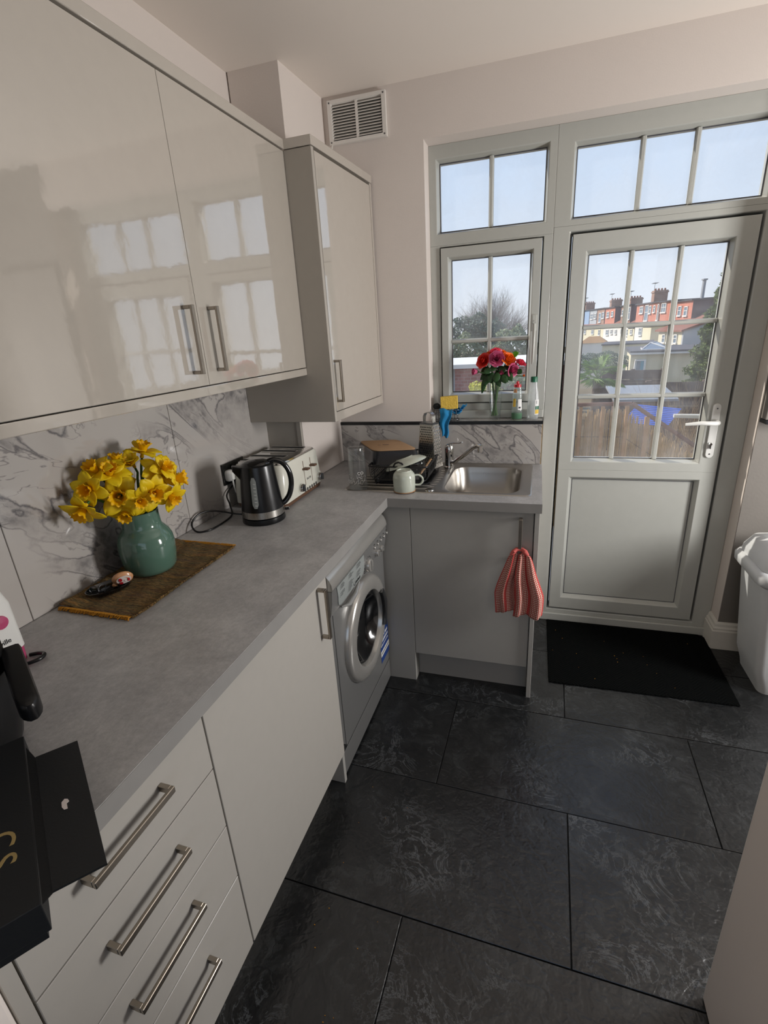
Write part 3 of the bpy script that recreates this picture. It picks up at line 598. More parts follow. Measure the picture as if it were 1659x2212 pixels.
mk('cornice', MB().box(UX-0.045, UX+0.004, -2.42, -0.5565, 2.163, 2.193), 'gloss_cream', parent=ub, bevel=0.002)
tu = thing('tall_wall_unit', (0.2, -0.28, 1.216), 'taller glossy cream wall cupboard with one narrow door beside the window', 'wall cupboard', left=True)
fa, fb = (0.406, -0.555), (0.436, -0.012)      # the front runs slightly out of square
def q(t, o=0.0): x = fa[0]+(fb[0]-fa[0])*t-o; return (x, fa[1]+(fb[1]-fa[1])*t)
def fprism(t0, t1, o0, o1, z0, z1): return MB().prism([q(t0, o0), q(t0, o1), q(t1, o1), q(t1, o0)], z0, z1)
mk('side_panel', MB().prism([(0.009, -0.555), (0.406, -0.555), (0.407, -0.537), (0.009, -0.537)], 1.2165, 2.161), 'grey_panel', parent=tu, bevel=0.001, seg=1)
mk('far_side_panel', MB().prism([(0.245, -0.030), (0.435, -0.030), (0.436, -0.012), (0.245, -0.012)], 1.2165, 2.161), 'gloss_cream', parent=tu)
mk('carcass', MB().prism([(0.245, -0.535), (0.382, -0.535), (0.41, -0.032), (0.245, -0.032)], 1.25, 2.155), 'carcass', parent=tu)
d = mk('door', fprism(0.040, 0.962, 0.0, 0.018, 1.256, 2.153), 'gloss_cream', parent=tu, bevel=0.0015)
bar_handle(d, (0.4075, -0.519, 1.292), (0.4075, -0.519, 1.456), (1, -0.055, 0), 0.013)
mk('pelmet', fprism(0.034, 0.966, 0.0, 0.018, 1.2165, 1.2535), 'gloss_cream', parent=tu, bevel=0.001)
mk('cornice', MB().prism([(0.30, -0.559), (0.409, -0.559), (0.440, -0.010), (0.39, -0.010), (0.36, -0.50), (0.30, -0.51)], 2.163, 2.193), 'gloss_cream', parent=tu, bevel=0.002)

# ---------------------------------------------------------------- right side: fridge, wall unit, bin, doormat
fr = thing('fridge', (1.9, -1.9, 0), 'pale beige fridge side cropped at the lower right of the photo', 'fridge')
mk('side', MB().box(1.622, 2.22, -2.12, -1.532, 0.0, 0.87), 'fridge_beige', parent=fr, bevel=0.010)
mk('door', MB().box(1.640, 2.20, -1.530, -1.528, 0.05, 0.84), 'fridge_beige', parent=fr)
wc = thing('wall_box', (2.3, -0.06, 1.11), 'beige wall-hung unit with a black lower edge, cropped by the frame beside the door', 'wall unit')
mk('casing', MB().box(2.070, 2.55, -0.055, -0.0045, 1.125, 2.0), 'grey_paper', parent=wc, bevel=0.002)
mk('lower_edge', MB().box(2.070, 2.55, -0.065, -0.0045, 1.108, 1.124), 'black_trim', parent=wc, bevel=0.002)
bn = thing('bin', (2.22, -0.30, 0), 'white plastic pedal bin against the grey wall', 'bin')
def rr(hx, hy, r, cx, cy, z, n=6):
    out = []
    for qx, qy, a0 in ((1, 1, 0), (-1, 1, pi/2), (-1, -1, pi), (1, -1, 3*pi/2)):
        for k in range(n): a = a0+pi/2*k/(n-1); out.append((cx+qx*(hx-r)+r*cos(a), cy+qy*(hy-r)+r*sin(a), z))
    return out
bx_, by_ = 2.250, -0.215
mk('body', MB().loops([rr(0.105, 0.12, 0.03, bx_, by_, 0.0), rr(0.110, 0.125, 0.03, bx_, by_, 0.03), rr(0.132, 0.128, 0.03, bx_, by_, 0.10), rr(0.134, 0.129, 0.03, bx_, by_, 0.12), rr(0.180, 0.14, 0.035, bx_, by_, 0.53)], True, True), 'bin_white', parent=bn, smooth=60)
mk('rim', MB().loops([rr(0.180, 0.14, 0.035, bx_, by_, 0.505), rr(0.205, 0.160, 0.045, bx_, by_, 0.525), rr(0.207, 0.162, 0.045, bx_, by_, 0.555), rr(0.196, 0.15, 0.045, bx_, by_, 0.575)], True, True), 'bin_white', parent=bn, smooth=60)
mk('lid', MB().loops([rr(0.190, 0.145, 0.045, bx_, by_, 0.5765), rr(0.188, 0.143, 0.045, bx_, by_, 0.60), rr(0.165, 0.12, 0.045, bx_, by_, 0.650), rr(0.10, 0.07, 0.04, bx_, by_, 0.675)], True, True), 'bin_white', parent=bn, smooth=70)
dm = mk('doormat', MB().prism([(1.287, -0.452), (2.047, -0.440), (2.047, 0.058), (2.02, 0.079), (1.284, 0.079)], 0.0005, 0.007), 'matfloor', at=(1.66, -0.19, 0), bevel=0.003, seg=1); tag(dm, 'black herringbone-ribbed doormat lying in front of the garden door', 'doormat')
rng = random.Random(11); cr = MB()
for k in range(16):
    x, y = rng.uniform(1.3, 1.95), rng.uniform(-0.42, -0.02); s = rng.uniform(0.001, 0.0022); cr.box(x, x+s*1.6, y, y+s, 0.0072, 0.0085)
o = mk('crumbs', cr, 'ochre_fringe', at=(1.6, -0.2, 0.0072)); tag(o, 'tiny pale crumbs scattered on the black doormat', 'crumbs', kind='stuff')
cr = MB()
for k in range(14):
    x, y = rng.uniform(0.63, 0.82), rng.uniform(-1.9, -1.1); s = rng.uniform(0.001, 0.002); cr.box(x, x+s*1.6, y, y+s, 0.0002, 0.0015)
o = mk('floor_crumbs', cr, 'ochre_fringe', at=(0.7, -1.5, 0.0)); tag(o, 'tiny crumbs scattered on the slate floor below the cupboard door', 'crumbs', kind='stuff')

# ---------------------------------------------------------------- sink and tap
sk_ = thing('sink', (0.8, -0.25, W), 'stainless steel inset sink with a ribbed drainer and one deep bowl', 'sink')
SX0, SX1, SY0, SY1 = 0.384, 1.173, -0.507, -0.012
BX, BY, bhx, bhy = 0.9695, -0.272, 0.152, 0.196
n = 6
zt = W+0.0030
oL = rr((SX1-SX0)/2, (SY1-SY0)/2, 0.022, (SX0+SX1)/2, (SY0+SY1)/2, W+0.0004, n)
oT = rr((SX1-SX0)/2-0.004, (SY1-SY0)/2-0.004, 0.022, (SX0+SX1)/2, (SY0+SY1)/2, zt+0.0005, n)
oI = rr((SX1-SX0)/2-0.012, (SY1-SY0)/2-0.012, 0.018, (SX0+SX1)/2, (SY0+SY1)/2, zt-0.0012, n)
b0 = rr(bhx+0.014, bhy+0.014, 0.075, BX, BY, zt-0.0012, n); b1 = rr(bhx+0.004, bhy+0.004, 0.07, BX, BY, zt-0.005, n)
b2 = rr(bhx-0.004, bhy-0.004, 0.07, BX, BY, W-0.03, n); b3 = rr(bhx-0.010, bhy-0.010, 0.07, BX, BY, W-0.125, n); b4 = rr(bhx-0.04, bhy-0.04, 0.06, BX, BY, W-0.150, n); b5 = rr(0.03, 0.03, 0.028, BX, BY, W-0.154, n)
mk('sink_deck', MB().loops([oL, oT, oI, b0, b1]), 'sink_steel', parent=sk_, smooth=35)
bw = mk('bowl', MB().loops([b1, b2, b3, b4, b5], False, True), 'sink_steel', parent=sk_, smooth=60)
mk('drain', MB().lathe([(0.042, 0), (0.040, 0.003), (0.028, 0.002), (0.0, -0.001)], (BX, BY, W-0.1535), 28), 'chrome', parent=sk_, smooth=50)
mk('overflow', MB().lathe([(0.013, 0), (0.012, 0.002), (0.004, 0.003)], (BX-bhx+0.0015, BY-0.06, W-0.045), 18, rotm('Y', pi/2)), 'chrome', parent=bw, smooth=50)
for k in range(9):
    y = -0.455+k*0.044; xe = 0.77-0.030*max(0, k-5)
    mk('drainer_rib', MB().tube([(0.415, y, zt-0.002), (0.43, y, zt-0.0002), (xe-0.02-0.012*k, y, zt-0.0002), (xe-0.012*k, y, zt-0.0025)], [0.002, 0.004, 0.004, 0.002], 8), 'sink_steel', parent=sk_, smooth=60)
for k in range(8):
    a = k/7; x = 0.758+0.012*sin(a*3); y = -0.43+a*0.26
    mk('drainer_dimple', MB().tube([(x-0.016, y, zt-0.0015), (x, y+0.004, zt-0.0002), (x+0.012, y+0.008, zt-0.0015)], [0.001, 0.003, 0.001], 8), 'sink_steel', parent=sk_, smooth=60)
mk('tap_hole_cover', MB().lathe([(0.020, 0), (0.019, 0.003), (0.012, 0.005), (0, 0.0055)], (0.760, -0.470, zt-0.001), 28), 'chrome', parent=sk_, smooth=50)
tp = thing('tap', (0.782, -0.098, W+0.002), 'chrome mixer tap with a long swivel spout at the back of the sink', 'tap')
mk('body', MB().lathe([(0.026, 0.003), (0.026, 0.008), (0.022, 0.012), (0.021, 0.075), (0.022, 0.078), (0.022, 0.098), (0.018, 0.110), (0.008, 0.116), (0, 0.117)], (0.782, -0.098, W), 28), 'chrome', parent=tp, smooth=40)
mk('spout', MB().tube([(0.795, -0.112, W+0.030), (0.815, -0.127, W+0.036), (0.87, -0.162, W+0.085), (0.910, -0.190, W+0.122), (0.932, -0.205, W+0.134), (0.945, -0.214, W+0.131)], [0.012, 0.0125, 0.0115, 0.011, 0.012, 0.013], 14, flat=0.8), 'chrome', parent=tp, smooth=50)
mk('aerator', MB().lathe([(0.012, 0), (0.012, 0.03)], (0.942, -0.212, W+0.106), 18), 'chrome', parent=tp, smooth=50)
mk('lever', MB().tube([(0.780, -0.096, W+0.115), (0.80, -0.110, W+0.124), (0.838, -0.134, W+0.130), (0.852, -0.143, W+0.136)], [0.008, 0.007, 0.005, 0.006], 12, flat=0.6), 'chrome', parent=tp, smooth=50)
mk('hot_cold_mark', MB().lathe([(0.006, 0), (0.0055, 0.0014)], (0.7935, -0.1150, W+0.064), 14, rotm('Z', radians(-54)) @ rotm('X', pi/2) if False else rotm('X', pi/2)), 'black_trim', parent=tp)
cu = mk('teaspoon', MB().tube([(0.85, -0.33, W-0.12), (0.90, -0.345, W-0.135), (0.935, -0.35, W-0.143)], [0.0035, 0.003, 0.003], 8).lathe([(0.002, 0.0), (0.012, 0.002), (0.013, 0.005), (0.008, 0.007), (0, 0.0075)], (0.948, -0.352, W-0.1485), 16), 'wire_steel', at=(0.90, -0.34, W-0.15), smooth=50); tag(cu, 'small steel teaspoon lying in the sink bowl', 'spoon')

# ---------------------------------------------------------------- dish rack and its contents
rk = thing('dish_rack', (0.61, -0.28, W+0.003), 'black wire dish rack standing on the steel drainer', 'dish rack')
rx0, rx1, ry0, ry1, rb, rt_ = 0.478, 0.746, -0.436, -0.110, 0.935, 1.000
def rect(x0, x1, y0, y1, z, c=0.02, n=4):
    return [(p[0], p[1], z) for p in rr((x1-x0)/2, (y1-y0)/2, c, (x0+x1)/2, (y0+y1)/2, z, n)]
mk('rim_wire', MB().tube(rect(rx0, rx1, ry0, ry1, rt_), 0.0035, 8, closed=True), 'rack_black', parent=rk, smooth=60)
mk('base_wire', MB().tube(rect(rx0+0.015, rx1-0.015, ry0+0.015, ry1-0.015, rb), 0.003, 8, closed=True), 'rack_black', parent=rk, smooth=60)
def uw(pts): mk('basket_wire', MB().tube(pts, 0.0016, 5), 'rack_black', parent=rk, smooth=60)
for k in range(15):
    y = ry0+0.025+k*(ry1-ry0-0.05)/14
    uw([(rx0, y, rt_), (rx0+0.003, y, rb+0.02), (rx0+0.016, y, rb), (rx1-0.016, y, rb), (rx1-0.003, y, rb+0.02), (rx1, y, rt_)])
for k in range(4):
    x = rx0+0.03+k*(rx1-rx0-0.06)/3
    uw([(x, ry0, rt_), (x, ry0+0.003, rb+0.02), (x, ry0+0.016, rb-0.003), (x, ry1-0.016, rb-0.003), (x, ry1-0.003, rb+0.02), (x, ry1, rt_)])
for k in range(5): 
    z = 0.95+k*0.011
    uw([(rx0+0.002, ry0+0.03+k*0.01, z), (rx0+0.002, ry1-0.03, z)])
for x, y in ((rx0+0.03, ry0+0.03), (rx1-0.03, ry0+0.03), (rx0+0.03, ry1-0.03), (rx1-0.03, ry1-0.03)):
    mk('foot', MB().tube([(x, y-0.012, rb), (x, y-0.008, W+0.008), (x, y+0.008, W+0.008), (x, y+0.012, rb)], 0.0045, 8), 'rack_black', parent=rk, smooth=60)
mk('handle_loop', MB().tube([(0.595, ry0, rt_), (0.605, ry0, rt_+0.016), (0.62, ry0, rt_+0.021), (0.635, ry0, rt_+0.016), (0.645, ry0, rt_)], 0.004, 8), 'rack_black', parent=rk, smooth=60)
mk('drip_tray', MB().loops([rect(rx0+0.02, rx1-0.005, ry0+0.02, ry1-0.01, W+0.006, 0.03), rect(rx0+0.015, rx1, ry0+0.015, ry1-0.005, W+0.014, 0.03), rect(rx0+0.019, rx1-0.004, ry0+0.019, ry1-0.009, W+0.014, 0.03), rect(rx0+0.024, rx1-0.009, ry0+0.024, ry1-0.014, W+0.008, 0.03)], True, True), 'dish_black', parent=rk, smooth=40)
P4 = [Vector((0.345, -0.165, 0)), Vector((0.535, -0.125, 0)), Vector((0.684, -0.325, 0)), Vector((0.488, -0.372, 0))]; cc4 = sum(P4, Vector())/4
def pl4(sc, z, n=5, r=0.16):
    out = []
    for i in range(4):
        a, b, c = P4[i-1], P4[i], P4[(i+1) % 4]
        for k in range(n):
            t = k/(n-1); p = (b+(a-b)*r)*(1-t)**2+b*2*t*(1-t)+(b+(c-b)*r)*t*t
            v = cc4+(p-cc4)*sc; out.append((v.x, v.y, z+ (0.0)))
    return out
rd = thing('roasting_dish', (0.51, -0.25, 0.995), 'black ceramic roasting dish turned upside down with an unglazed tan base', 'roasting dish')
mk('dish_body', MB().loops([pl4(0.93, 1.052), pl4(1.0, 1.050), pl4(1.03, 1.040), pl4(1.13, 0.998), pl4(1.17, 0.994), pl4(1.17, 1.004-0.014), pl4(1.10, 0.990)], True), 'dish_black', parent=rd, smooth=40)
mk('unglazed_base', MB().loops([pl4(0.97, 1.0515), pl4(0.97, 1.0545), pl4(0.94, 1.0555)], True, True), 'dish_base', parent=rd, smooth=40)
mk('base_stamp', MB().box(0.495, 0.525, -0.255, -0.243, 1.0557, 1.0560).box(0.475, 0.488, -0.262, -0.256, 1.0557, 1.0560), 'brown_wood', parent=rd)
gt_ = thing('box_grater', (0.705, -0.20, 0.940), 'steel box grater standing upright in the dish rack', 'grater')
gb = MB(); gx, gy = 0.706, -0.185
GM = Matrix.Translation((gx, gy, 0)) @ rotm('Z', radians(-24))
def gl4(hx, hy, z): return [tuple(GM @ Vector(p)) for p in ((-hx, -hy, z), (hx, -hy, z), (hx, hy, z), (-hx, hy, z))]
mk('grating_body', MB().loops([gl4(0.050, 0.034, 0.941), gl4(0.036, 0.024, 1.140), gl4(0.034, 0.022, 1.141), gl4(0.048, 0.032, 0.941)]), 'steel', parent=gt_)
mk('top_cap', MB().loops([gl4(0.037, 0.025, 1.140), gl4(0.037, 0.025, 1.146), gl4(0.030, 0.018, 1.148)], True, True), 'wire_steel', parent=gt_)
hd_ = [(-0.028, 1.146), (-0.027, 1.175), (-0.020, 1.190), (0, 1.196), (0.020, 1.190), (0.027, 1.175), (0.028, 1.146)]
mk('strap_handle', MB().loops([[tuple(GM @ Vector((x*o_, yy, (z-1.146)*o_+1.146))) for yy, o_ in ((-0.011, 1.0), (0.011, 1.0), (0.011, 0.93), (-0.011, 0.93))] for x, z in hd_], True, True), 'steel', parent=gt_, smooth=50)
th_ = MB()
for r in range(17):
    for c_ in range(7):
        z = 0.955+r*0.0108; k = (z-0.941)/0.199; hw = 0.050-0.014*k; yy = -(0.034-0.010*k)
        x = (-1+2*(c_+0.5+(0.5 if r % 2 else 0))/7.5)*hw*0.92
        if abs(x) > hw*0.92: continue
        p = GM @ Vector((x, yy-0.0004, z)); th_.lathe([(0.0032, -0.0012), (0.0024, 0.0016), (0.0, 0.0018)], tuple(p), 6, GM.to_3x3().to_4x4() @ rotm('X', pi/2))
mk('small_teeth', th_, 'gap_dark', parent=gt_)
th_ = MB()
for r in range(11):
    for c_ in range(3):
        z = 0.957+r*0.0165; k = (z-0.941)/0.199; hx = 0.050-0.014*k; hy = 0.034-0.010*k
        y = (-0.62+0.62*c_)*hy
        a = GM @ Vector((hx+0.001, y-0.007, z)); b = GM @ Vector((hx+0.001, y+0.007, z+0.006))
        th_.tube([a, (a+b)/2+GM.to_3x3() @ Vector((0.003, 0, 0.001)), b], 0.0018, 5)
mk('slicer_teeth', th_, 'chrome', parent=gt_)
# tilted bowl and the glasses
_l = Vector((0.93, 0.10, 0.30)).normalized(); _v = Vector((-0.25, 0.93, -0.26)); _n = _l.cross(_v).normalized(); _n = (_n-0.12*_v).normalized(); _m = _n.cross(_l).normalized()
BMx = Matrix(((_l.x, _m.x, _n.x, 0.628), (_l.y, _m.y, _n.y, -0.352), (_l.z, _m.z, _n.z, 1.006), (0, 0, 0, 1)))
bo = mk('tilted_bowl', MB().lathe([(0.0, 0.014), (0.034, 0.014), (0.036, 0.017), (0.040, 0.013), (0.070, 0.006), (0.092, -0.008), (0.096, -0.014), (0.092, -0.014), (0.066, 0.001), (0.0, 0.008)], (0, 0, 0), 44, BMx, close=False), 'mug_glaze', at=(0.628, -0.352, 0.99), smooth=50); tag(bo, 'pale grey shallow bowl leaning upside down in the dish rack', 'bowl')
gj = thing('upturned_tumbler', (0.688, -0.345, 0.937), 'short clear tumbler upside down under the tilted bowl in the dish rack', 'glass')
mk('glass_wall', MB().lathe([(0.035, 0.0), (0.0345, 0.05), (0.030, 0.074), (0.018, 0.080), (0.0, 0.081)], (0.690, -0.372, 0.938), 28), 'clear_glass', parent=gj, smooth=50)
pg = thing('printed_glass', (0.445, -0.470, W+0.003), 'tall clear glass upside down with white flower print at the drainer corner', 'glass')
gz = W+0.0035; gc = (0.443, -0.470)
mk('glass_wall', MB().lathe([(0.0405, 0.0), (0.0405, 0.02), (0.038, 0.12), (0.036, 0.165), (0.0345, 0.176), (0.034, 0.180), (0.030, 0.181), (0.0, 0.181)], (gc[0], gc[1], gz), 36), 'clear_glass', parent=pg, smooth=40)
mk('inner_wall', MB().lathe([(0.0385, 0.001), (0.036, 0.12), (0.034, 0.160), (0.028, 0.166), (0.0, 0.167)], (gc[0], gc[1], gz), 36), 'clear_glass', parent=pg, smooth=40)
rg = MB(); mk('foot_ring', MB().tube([(gc[0]+0.041*cos(a), gc[1]+0.041*sin(a), gz+0.001) for a in [2*pi*k/30 for k in range(30)]], 0.0012, 6, closed=True), 'clear_glass', parent=pg, smooth=60); rg.tube([(gc[0]+0.0355*cos(a), gc[1]+0.0355*sin(a), gz+0.178) for a in [2*pi*k/30 for k in range(30)]], 0.0022, 6, closed=True)
mk('thick_rim', rg, 'clear_glass', parent=pg, smooth=60)
fp_ = MB(); rng = random.Random(5)
def onglass(a, z, o=0.0008): r = 0.0405-0.003*(z/0.12)+o; return (gc[0]+r*cos(a), gc[1]+r*sin(a), gz+z)
for k in range(74):
    a = radians(rng.uniform(-165, -15)); z = rng.uniform(0.024, 0.058) if rng.random() < .75 else rng.uniform(0.05, 0.066)
    s = rng.uniform(0.0012, 0.0034); b = rng.uniform(0, pi)
    pts = [onglass(a+s*cos(b+t)*26/1.0*0.9 if False else a+(s*cos(t)*0.6*cos(b)-s*sin(t)*sin(b)*0.35)/0.04, z+(s*cos(t)*sin(b)+s*sin(t)*cos(b)*0.5)) for t in [2*pi*j/6 for j in range(6)]]
    fp_.add(pts, [tuple(range(6))])
for k in range(5):
    a0 = radians(-160+30*k); fp_.tube([onglass(a0+0.035*j, 0.034+0.007*sin(j*0.42+k)+0.001*k) for j in range(18)], 0.0005, 4)
mk('flower_print', fp_, 'print_white', parent=pg)
for i, ch in enumerate('CO'):
    a = radians(-72+i*19); p = onglass(a, 0.068, 0.001); text('lettering', ch, 0.017, p, (-sin(a), cos(a), 0), (0, 0, 1), 'print_white', pg, ext=0.0001)
mg = thing('mug', (0.657, -0.490, W+0.003), 'pale green-grey stoneware mug turned upside down at the edge of the sink', 'mug')
mc = (0.657, -0.492, W+0.0035)
mk('mug_body', MB().lathe([(0.043, 0.0), (0.046, 0.004), (0.047, 0.03), (0.047, 0.060), (0.044, 0.074), (0.036, 0.084), (0.032, 0.086), (0.031, 0.090), (0.027, 0.090), (0.026, 0.087), (0.0, 0.0865)], mc, 40), 'mug_glaze', parent=mg, smooth=50)
mk('foot_ring', MB().tube([(mc[0]+0.0455*cos(a), mc[1]+0.0455*sin(a), mc[2]+0.0018) for a in [2*pi*k/36 for k in range(36)]], 0.0018, 6, closed=True), 'clay', parent=mg, smooth=60)
mk('handle', MB().tube(spline([(mc[0]+0.044, mc[1]+0.010, mc[2]+0.066), (mc[0]+0.060, mc[1]+0.014, mc[2]+0.066), (mc[0]+0.074, mc[1]+0.018, mc[2]+0.054), (mc[0]+0.075, mc[1]+0.019, mc[2]+0.038), (mc[0]+0.064, mc[1]+0.016, mc[2]+0.025), (mc[0]+0.045, mc[1]+0.011, mc[2]+0.024)], 6), 0.0055, 10, flat=0.75), 'mug_glaze', parent=mg, smooth=60)
o = mk('wooden_spoon', MB().tube([(0.700, -0.40, 0.955), (0.712, -0.30, 0.972), (0.722, -0.20, 0.99)], [0.007, 0.006, 0.005], 8, flat=0.5), 'dish_base', at=(0.71, -0.3, 0.96), smooth=60); tag(o, 'light wooden spoon lying in the dish rack behind the tumbler', 'spoon')
o = mk('red_scraper', MB().tube([(0.757-0.02, -0.15, 0.965), (0.745, -0.145, 1.0), (0.752, -0.14, 1.014)], [0.006, 0.009, 0.004], 8, flat=0.6), 'red_plastic', at=(0.745, -0.145, 0.96), smooth=60); tag(o, 'small red handled utensil at the back corner of the dish rack', 'utensil')

# ---------------------------------------------------------------- tea towel on the sink door handle
tw = thing('tea_towel', (1.14, -0.60, 0.70), 'red and white checked tea towel pulled through the sink cupboard handle', 'tea towel')
def lobe(cx, w0, w1, ztop, zbot, ph, yb, lean, slant, nf):
    def f(u, v):
        vv = min(1.0, (v*1.5))**0.6; wd = w0+(w1-w0)*(0.86*vv+0.14*v); x = cx+(u-0.5)*wd+lean*vv+0.004*sin(v*7+ph)
        g = min(1.0, v*2.5)
        fold = sin(u*2*pi*nf+ph+0.6*sin(v*3))*(0.004+0.011*g)+sin(u*2*pi*nf*2.7+ph*2+v*2)*0.0035
        z = ztop-(ztop-zbot)*v-slant*(u-0.5)*v-0.010*sin(u*pi*2.4+ph)*v*v-0.016*abs(u-0.5)*2*(1-v)
        return (x, yb+fold-0.016*sin(min(1, v*2.2)*pi*0.55), z)
    return f
mk('left_half', MB().grid(lobe(1.122, 0.026, 0.086, 0.716, 0.446, 0.4, -0.596, -0.030, -0.014, 1.3), 40, 34, True), 'gingham', parent=tw, smooth=0, solid=0.003)
mk('right_half', MB().grid(lobe(1.152, 0.034, 0.112, 0.718, 0.436, 2.6, -0.600, 0.028, -0.010, 1.6), 46, 34, True), 'gingham', parent=tw, smooth=0, solid=0.003)
mk('pulled_loop', MB().tube([(1.108, -0.601, 0.700), (1.118, -0.603, 0.714), (1.128, -0.589, 0.718), (1.150, -0.589, 0.718), (1.160, -0.603, 0.716), (1.170, -0.603, 0.702)], [0.007, 0.010, 0.009, 0.009, 0.010, 0.007], 10), 'gingham', parent=tw, smooth=60)

# ---------------------------------------------------------------- sill: sponge caddy, bottles, roses
sc = thing('sponge_caddy', (0.75, 0.03, 1.119), 'steel wire sponge caddy at the left end of the window sill', 'caddy')
cx0, cx1, cy0, cy1 = 0.690, 0.815, 0.008, 0.062
for z, g in ((1.124, 0.004), (1.150, 0.002), (1.172, 0.0)):
    mk('hoop_wire', MB().tube(rect(cx0+g, cx1-g, cy0+g, cy1-g, z, 0.015), 0.0018, 6, closed=True), 'wire_steel', parent=sc, smooth=60)
for k in range(7):
    x = cx0+0.014+k*(cx1-cx0-0.028)/6
    mk('upright_wire', MB().tube([(x, cy0+0.001, 1.172), (x, cy0+0.004, 1.124), (x, cy1-0.004, 1.1235), (x, cy1-0.001, 1.172)], 0.0014, 5), 'wire_steel', parent=sc, smooth=60)
SM = Matrix.Translation((0.764, 0.030, 1.206)) @ rotm('Y', radians(-3)) @ rotm('Z', radians(6))
sp = thing('sponge', (0.764, 0.030, 1.176), 'yellow washing-up sponge standing on edge in the wire caddy', 'sponge')
mk('foam', MB().box(-0.042, 0.042, -0.016, 0.012, -0.031, 0.031, SM), 'sponge_yellow', parent=sp, bevel=0.003)
mk('scouring_layer', MB().box(-0.042, 0.042, 0.0125, 0.018, -0.031, 0.031, SM), 'scour_dark', parent=sp, bevel=0.002)
rng = random.Random(9); sw_ = MB()
for k in range(60):
    p = Vector((0.700, 0.036, 1.188)); pts = []; d = Vector((rng.uniform(-1, 1), rng.uniform(-1, 1), rng.uniform(-1, 1))).normalized()
    for j in range(9):
        ax = Vector((rng.uniform(-1, 1), rng.uniform(-1, 1), rng.uniform(-1, 1))).normalized(); d = (d+ax*0.7).normalized()
        p = Vector((0.700, 0.036, 1.188))+Vector((d.x*0.019, d.y*0.016, d.z*0.015)); pts.append(p)
    sw_.tube(pts, 0.0008, 3)
o = mk('steel_scourer', sw_, 'scour_dark', at=(0.700, 0.036, 1.174)); tag(o, 'dark curled wire scourer beside the yellow sponge', 'scourer')
bc = thing('blue_cloth', (0.76, 0.0, 1.17), 'bright blue cleaning cloth hanging from the wire caddy over the black trim', 'cloth')
def f(u, v):
    t = v; wd = 0.062*(1-0.55*t); return (0.752+(u-0.5)*wd-0.004*t+0.004*sin(9*t), -0.020+0.004*sin(u*9+t*4)-0.004*t+(0.018*(1-t*8) if t < 0.125 else 0), 1.178-0.132*t+0.006*sin(u*6))
mk('hanging_end', MB().grid(f, 16, 20, True), 'cloth_blue', parent=bc, smooth=0, solid=0.002)
def f(u, v): return (0.735+0.090*u, 0.016+0.04*v+0.003*sin(u*12), 1.158+0.018*sin(u*5+1)*sin(v*3+0.5)+0.010*u)
mk('crumpled_part', MB().grid(f, 18, 12, True), 'cloth_blue', parent=bc, smooth=0, solid=0.003)
def f(u, v): return (0.800+0.048*u, 0.020+0.030*v+0.004*sin(u*8), 1.176+0.020*u*(1-0.3*v)+0.006*sin(u*11+v*4)-0.022*v*(1-u))
mk('loose_corner', MB().grid(f, 12, 10, True), 'cloth_blue', parent=bc, smooth=0, solid=0.002)

gb_ = thing('washing_up_bottle', (1.087, 0.050, 1.119), 'clear washing-up bottle with a red cap and a little green liquid', 'bottle')
def oval(a): return 1.0/math.sqrt((cos(a)/1.0)**2+(sin(a)/0.68)**2)
c = (1.087, 0.050, 1.1195)
mk('bottle_body', MB().lathe([(0.0235, 0.0), (0.0255, 0.004), (0.0255, 0.03), (0.0225, 0.07), (0.0215, 0.095), (0.0225, 0.11), (0.019, 0.130), (0.0175, 0.146), (0.0165, 0.150)], c, 28, sq=oval), 'bottle_plastic', parent=gb_, smooth=50)
mk('liquid', MB().lathe([(0.0225, 0.002), (0.0240, 0.005), (0.0243, 0.028), (0.0243, 0.0285), (0.0, 0.0285)], c, 28, sq=oval), 'green_liquid', parent=gb_, smooth=50)
cpp = mk('cap', MB().lathe([(0.0165, 0.150), (0.0165, 0.163), (0.008, 0.165), (0.0065, 0.170), (0.0065, 0.175), (0.003, 0.178), (0, 0.178)], c, 24), 'red_plastic', parent=gb_, smooth=40)
def lab(c, prof, a0, a1, mat, parent, nm='label', o=0.0006, sq=oval):
    n = 10; L = []
    for r, z in prof: L.append([(c[0]+(r+o)*sq(a)*cos(a), c[1]+(r+o)*sq(a)*sin(a), c[2]+z) for a in [a0+(a1-a0)*k/n for k in range(n+1)]])
    return mk(nm, MB().loops(L, closed=False), mat, parent=parent, smooth=50)
lb = lab(c, [(0.0255, 0.045), (0.0232, 0.07), (0.0222, 0.095)], radians(-75), radians(-20), 'print_white', gb_, 'back_label')
lab(c, [(0.0245, 0.052), (0.0238, 0.060)], radians(-65), radians(-35), 'print_dark', gb_, 'barcode', 0.0012)
lab(c, [(0.0250, 0.060), (0.0232, 0.08), (0.0224, 0.098)], radians(-150), radians(-110), 'sponge_yellow', gb_, 'front_label')
lab(c, [(0.0195, 0.125), (0.0180, 0.143)], radians(-160), radians(-95), 'peach_resin', gb_, 'neck_label')
wb_ = thing('cleaner_bottle', (1.160, 0.048, 1.119), 'translucent white cleaner bottle with a dark green cap at the right end of the sill', 'bottle')
c = (1.160, 0.048, 1.1195)
mk('bottle_body', MB().lathe([(0.0235, 0.0), (0.0255, 0.004), (0.0258, 0.06), (0.0250, 0.095), (0.0215, 0.122), (0.0170, 0.150), (0.0150, 0.172)], c, 28, sq=oval), 'white_bottle_plastic', parent=wb_, smooth=50)
mk('cap', MB().lathe([(0.0155, 0.172), (0.0155, 0.194), (0.0145, 0.196), (0, 0.196)], c, 24), 'green_plastic', parent=wb_, smooth=40)
lb = lab(c, [(0.0255, 0.022), (0.0258, 0.06), (0.0252, 0.092)], radians(-62), radians(-5), 'print_white', wb_)
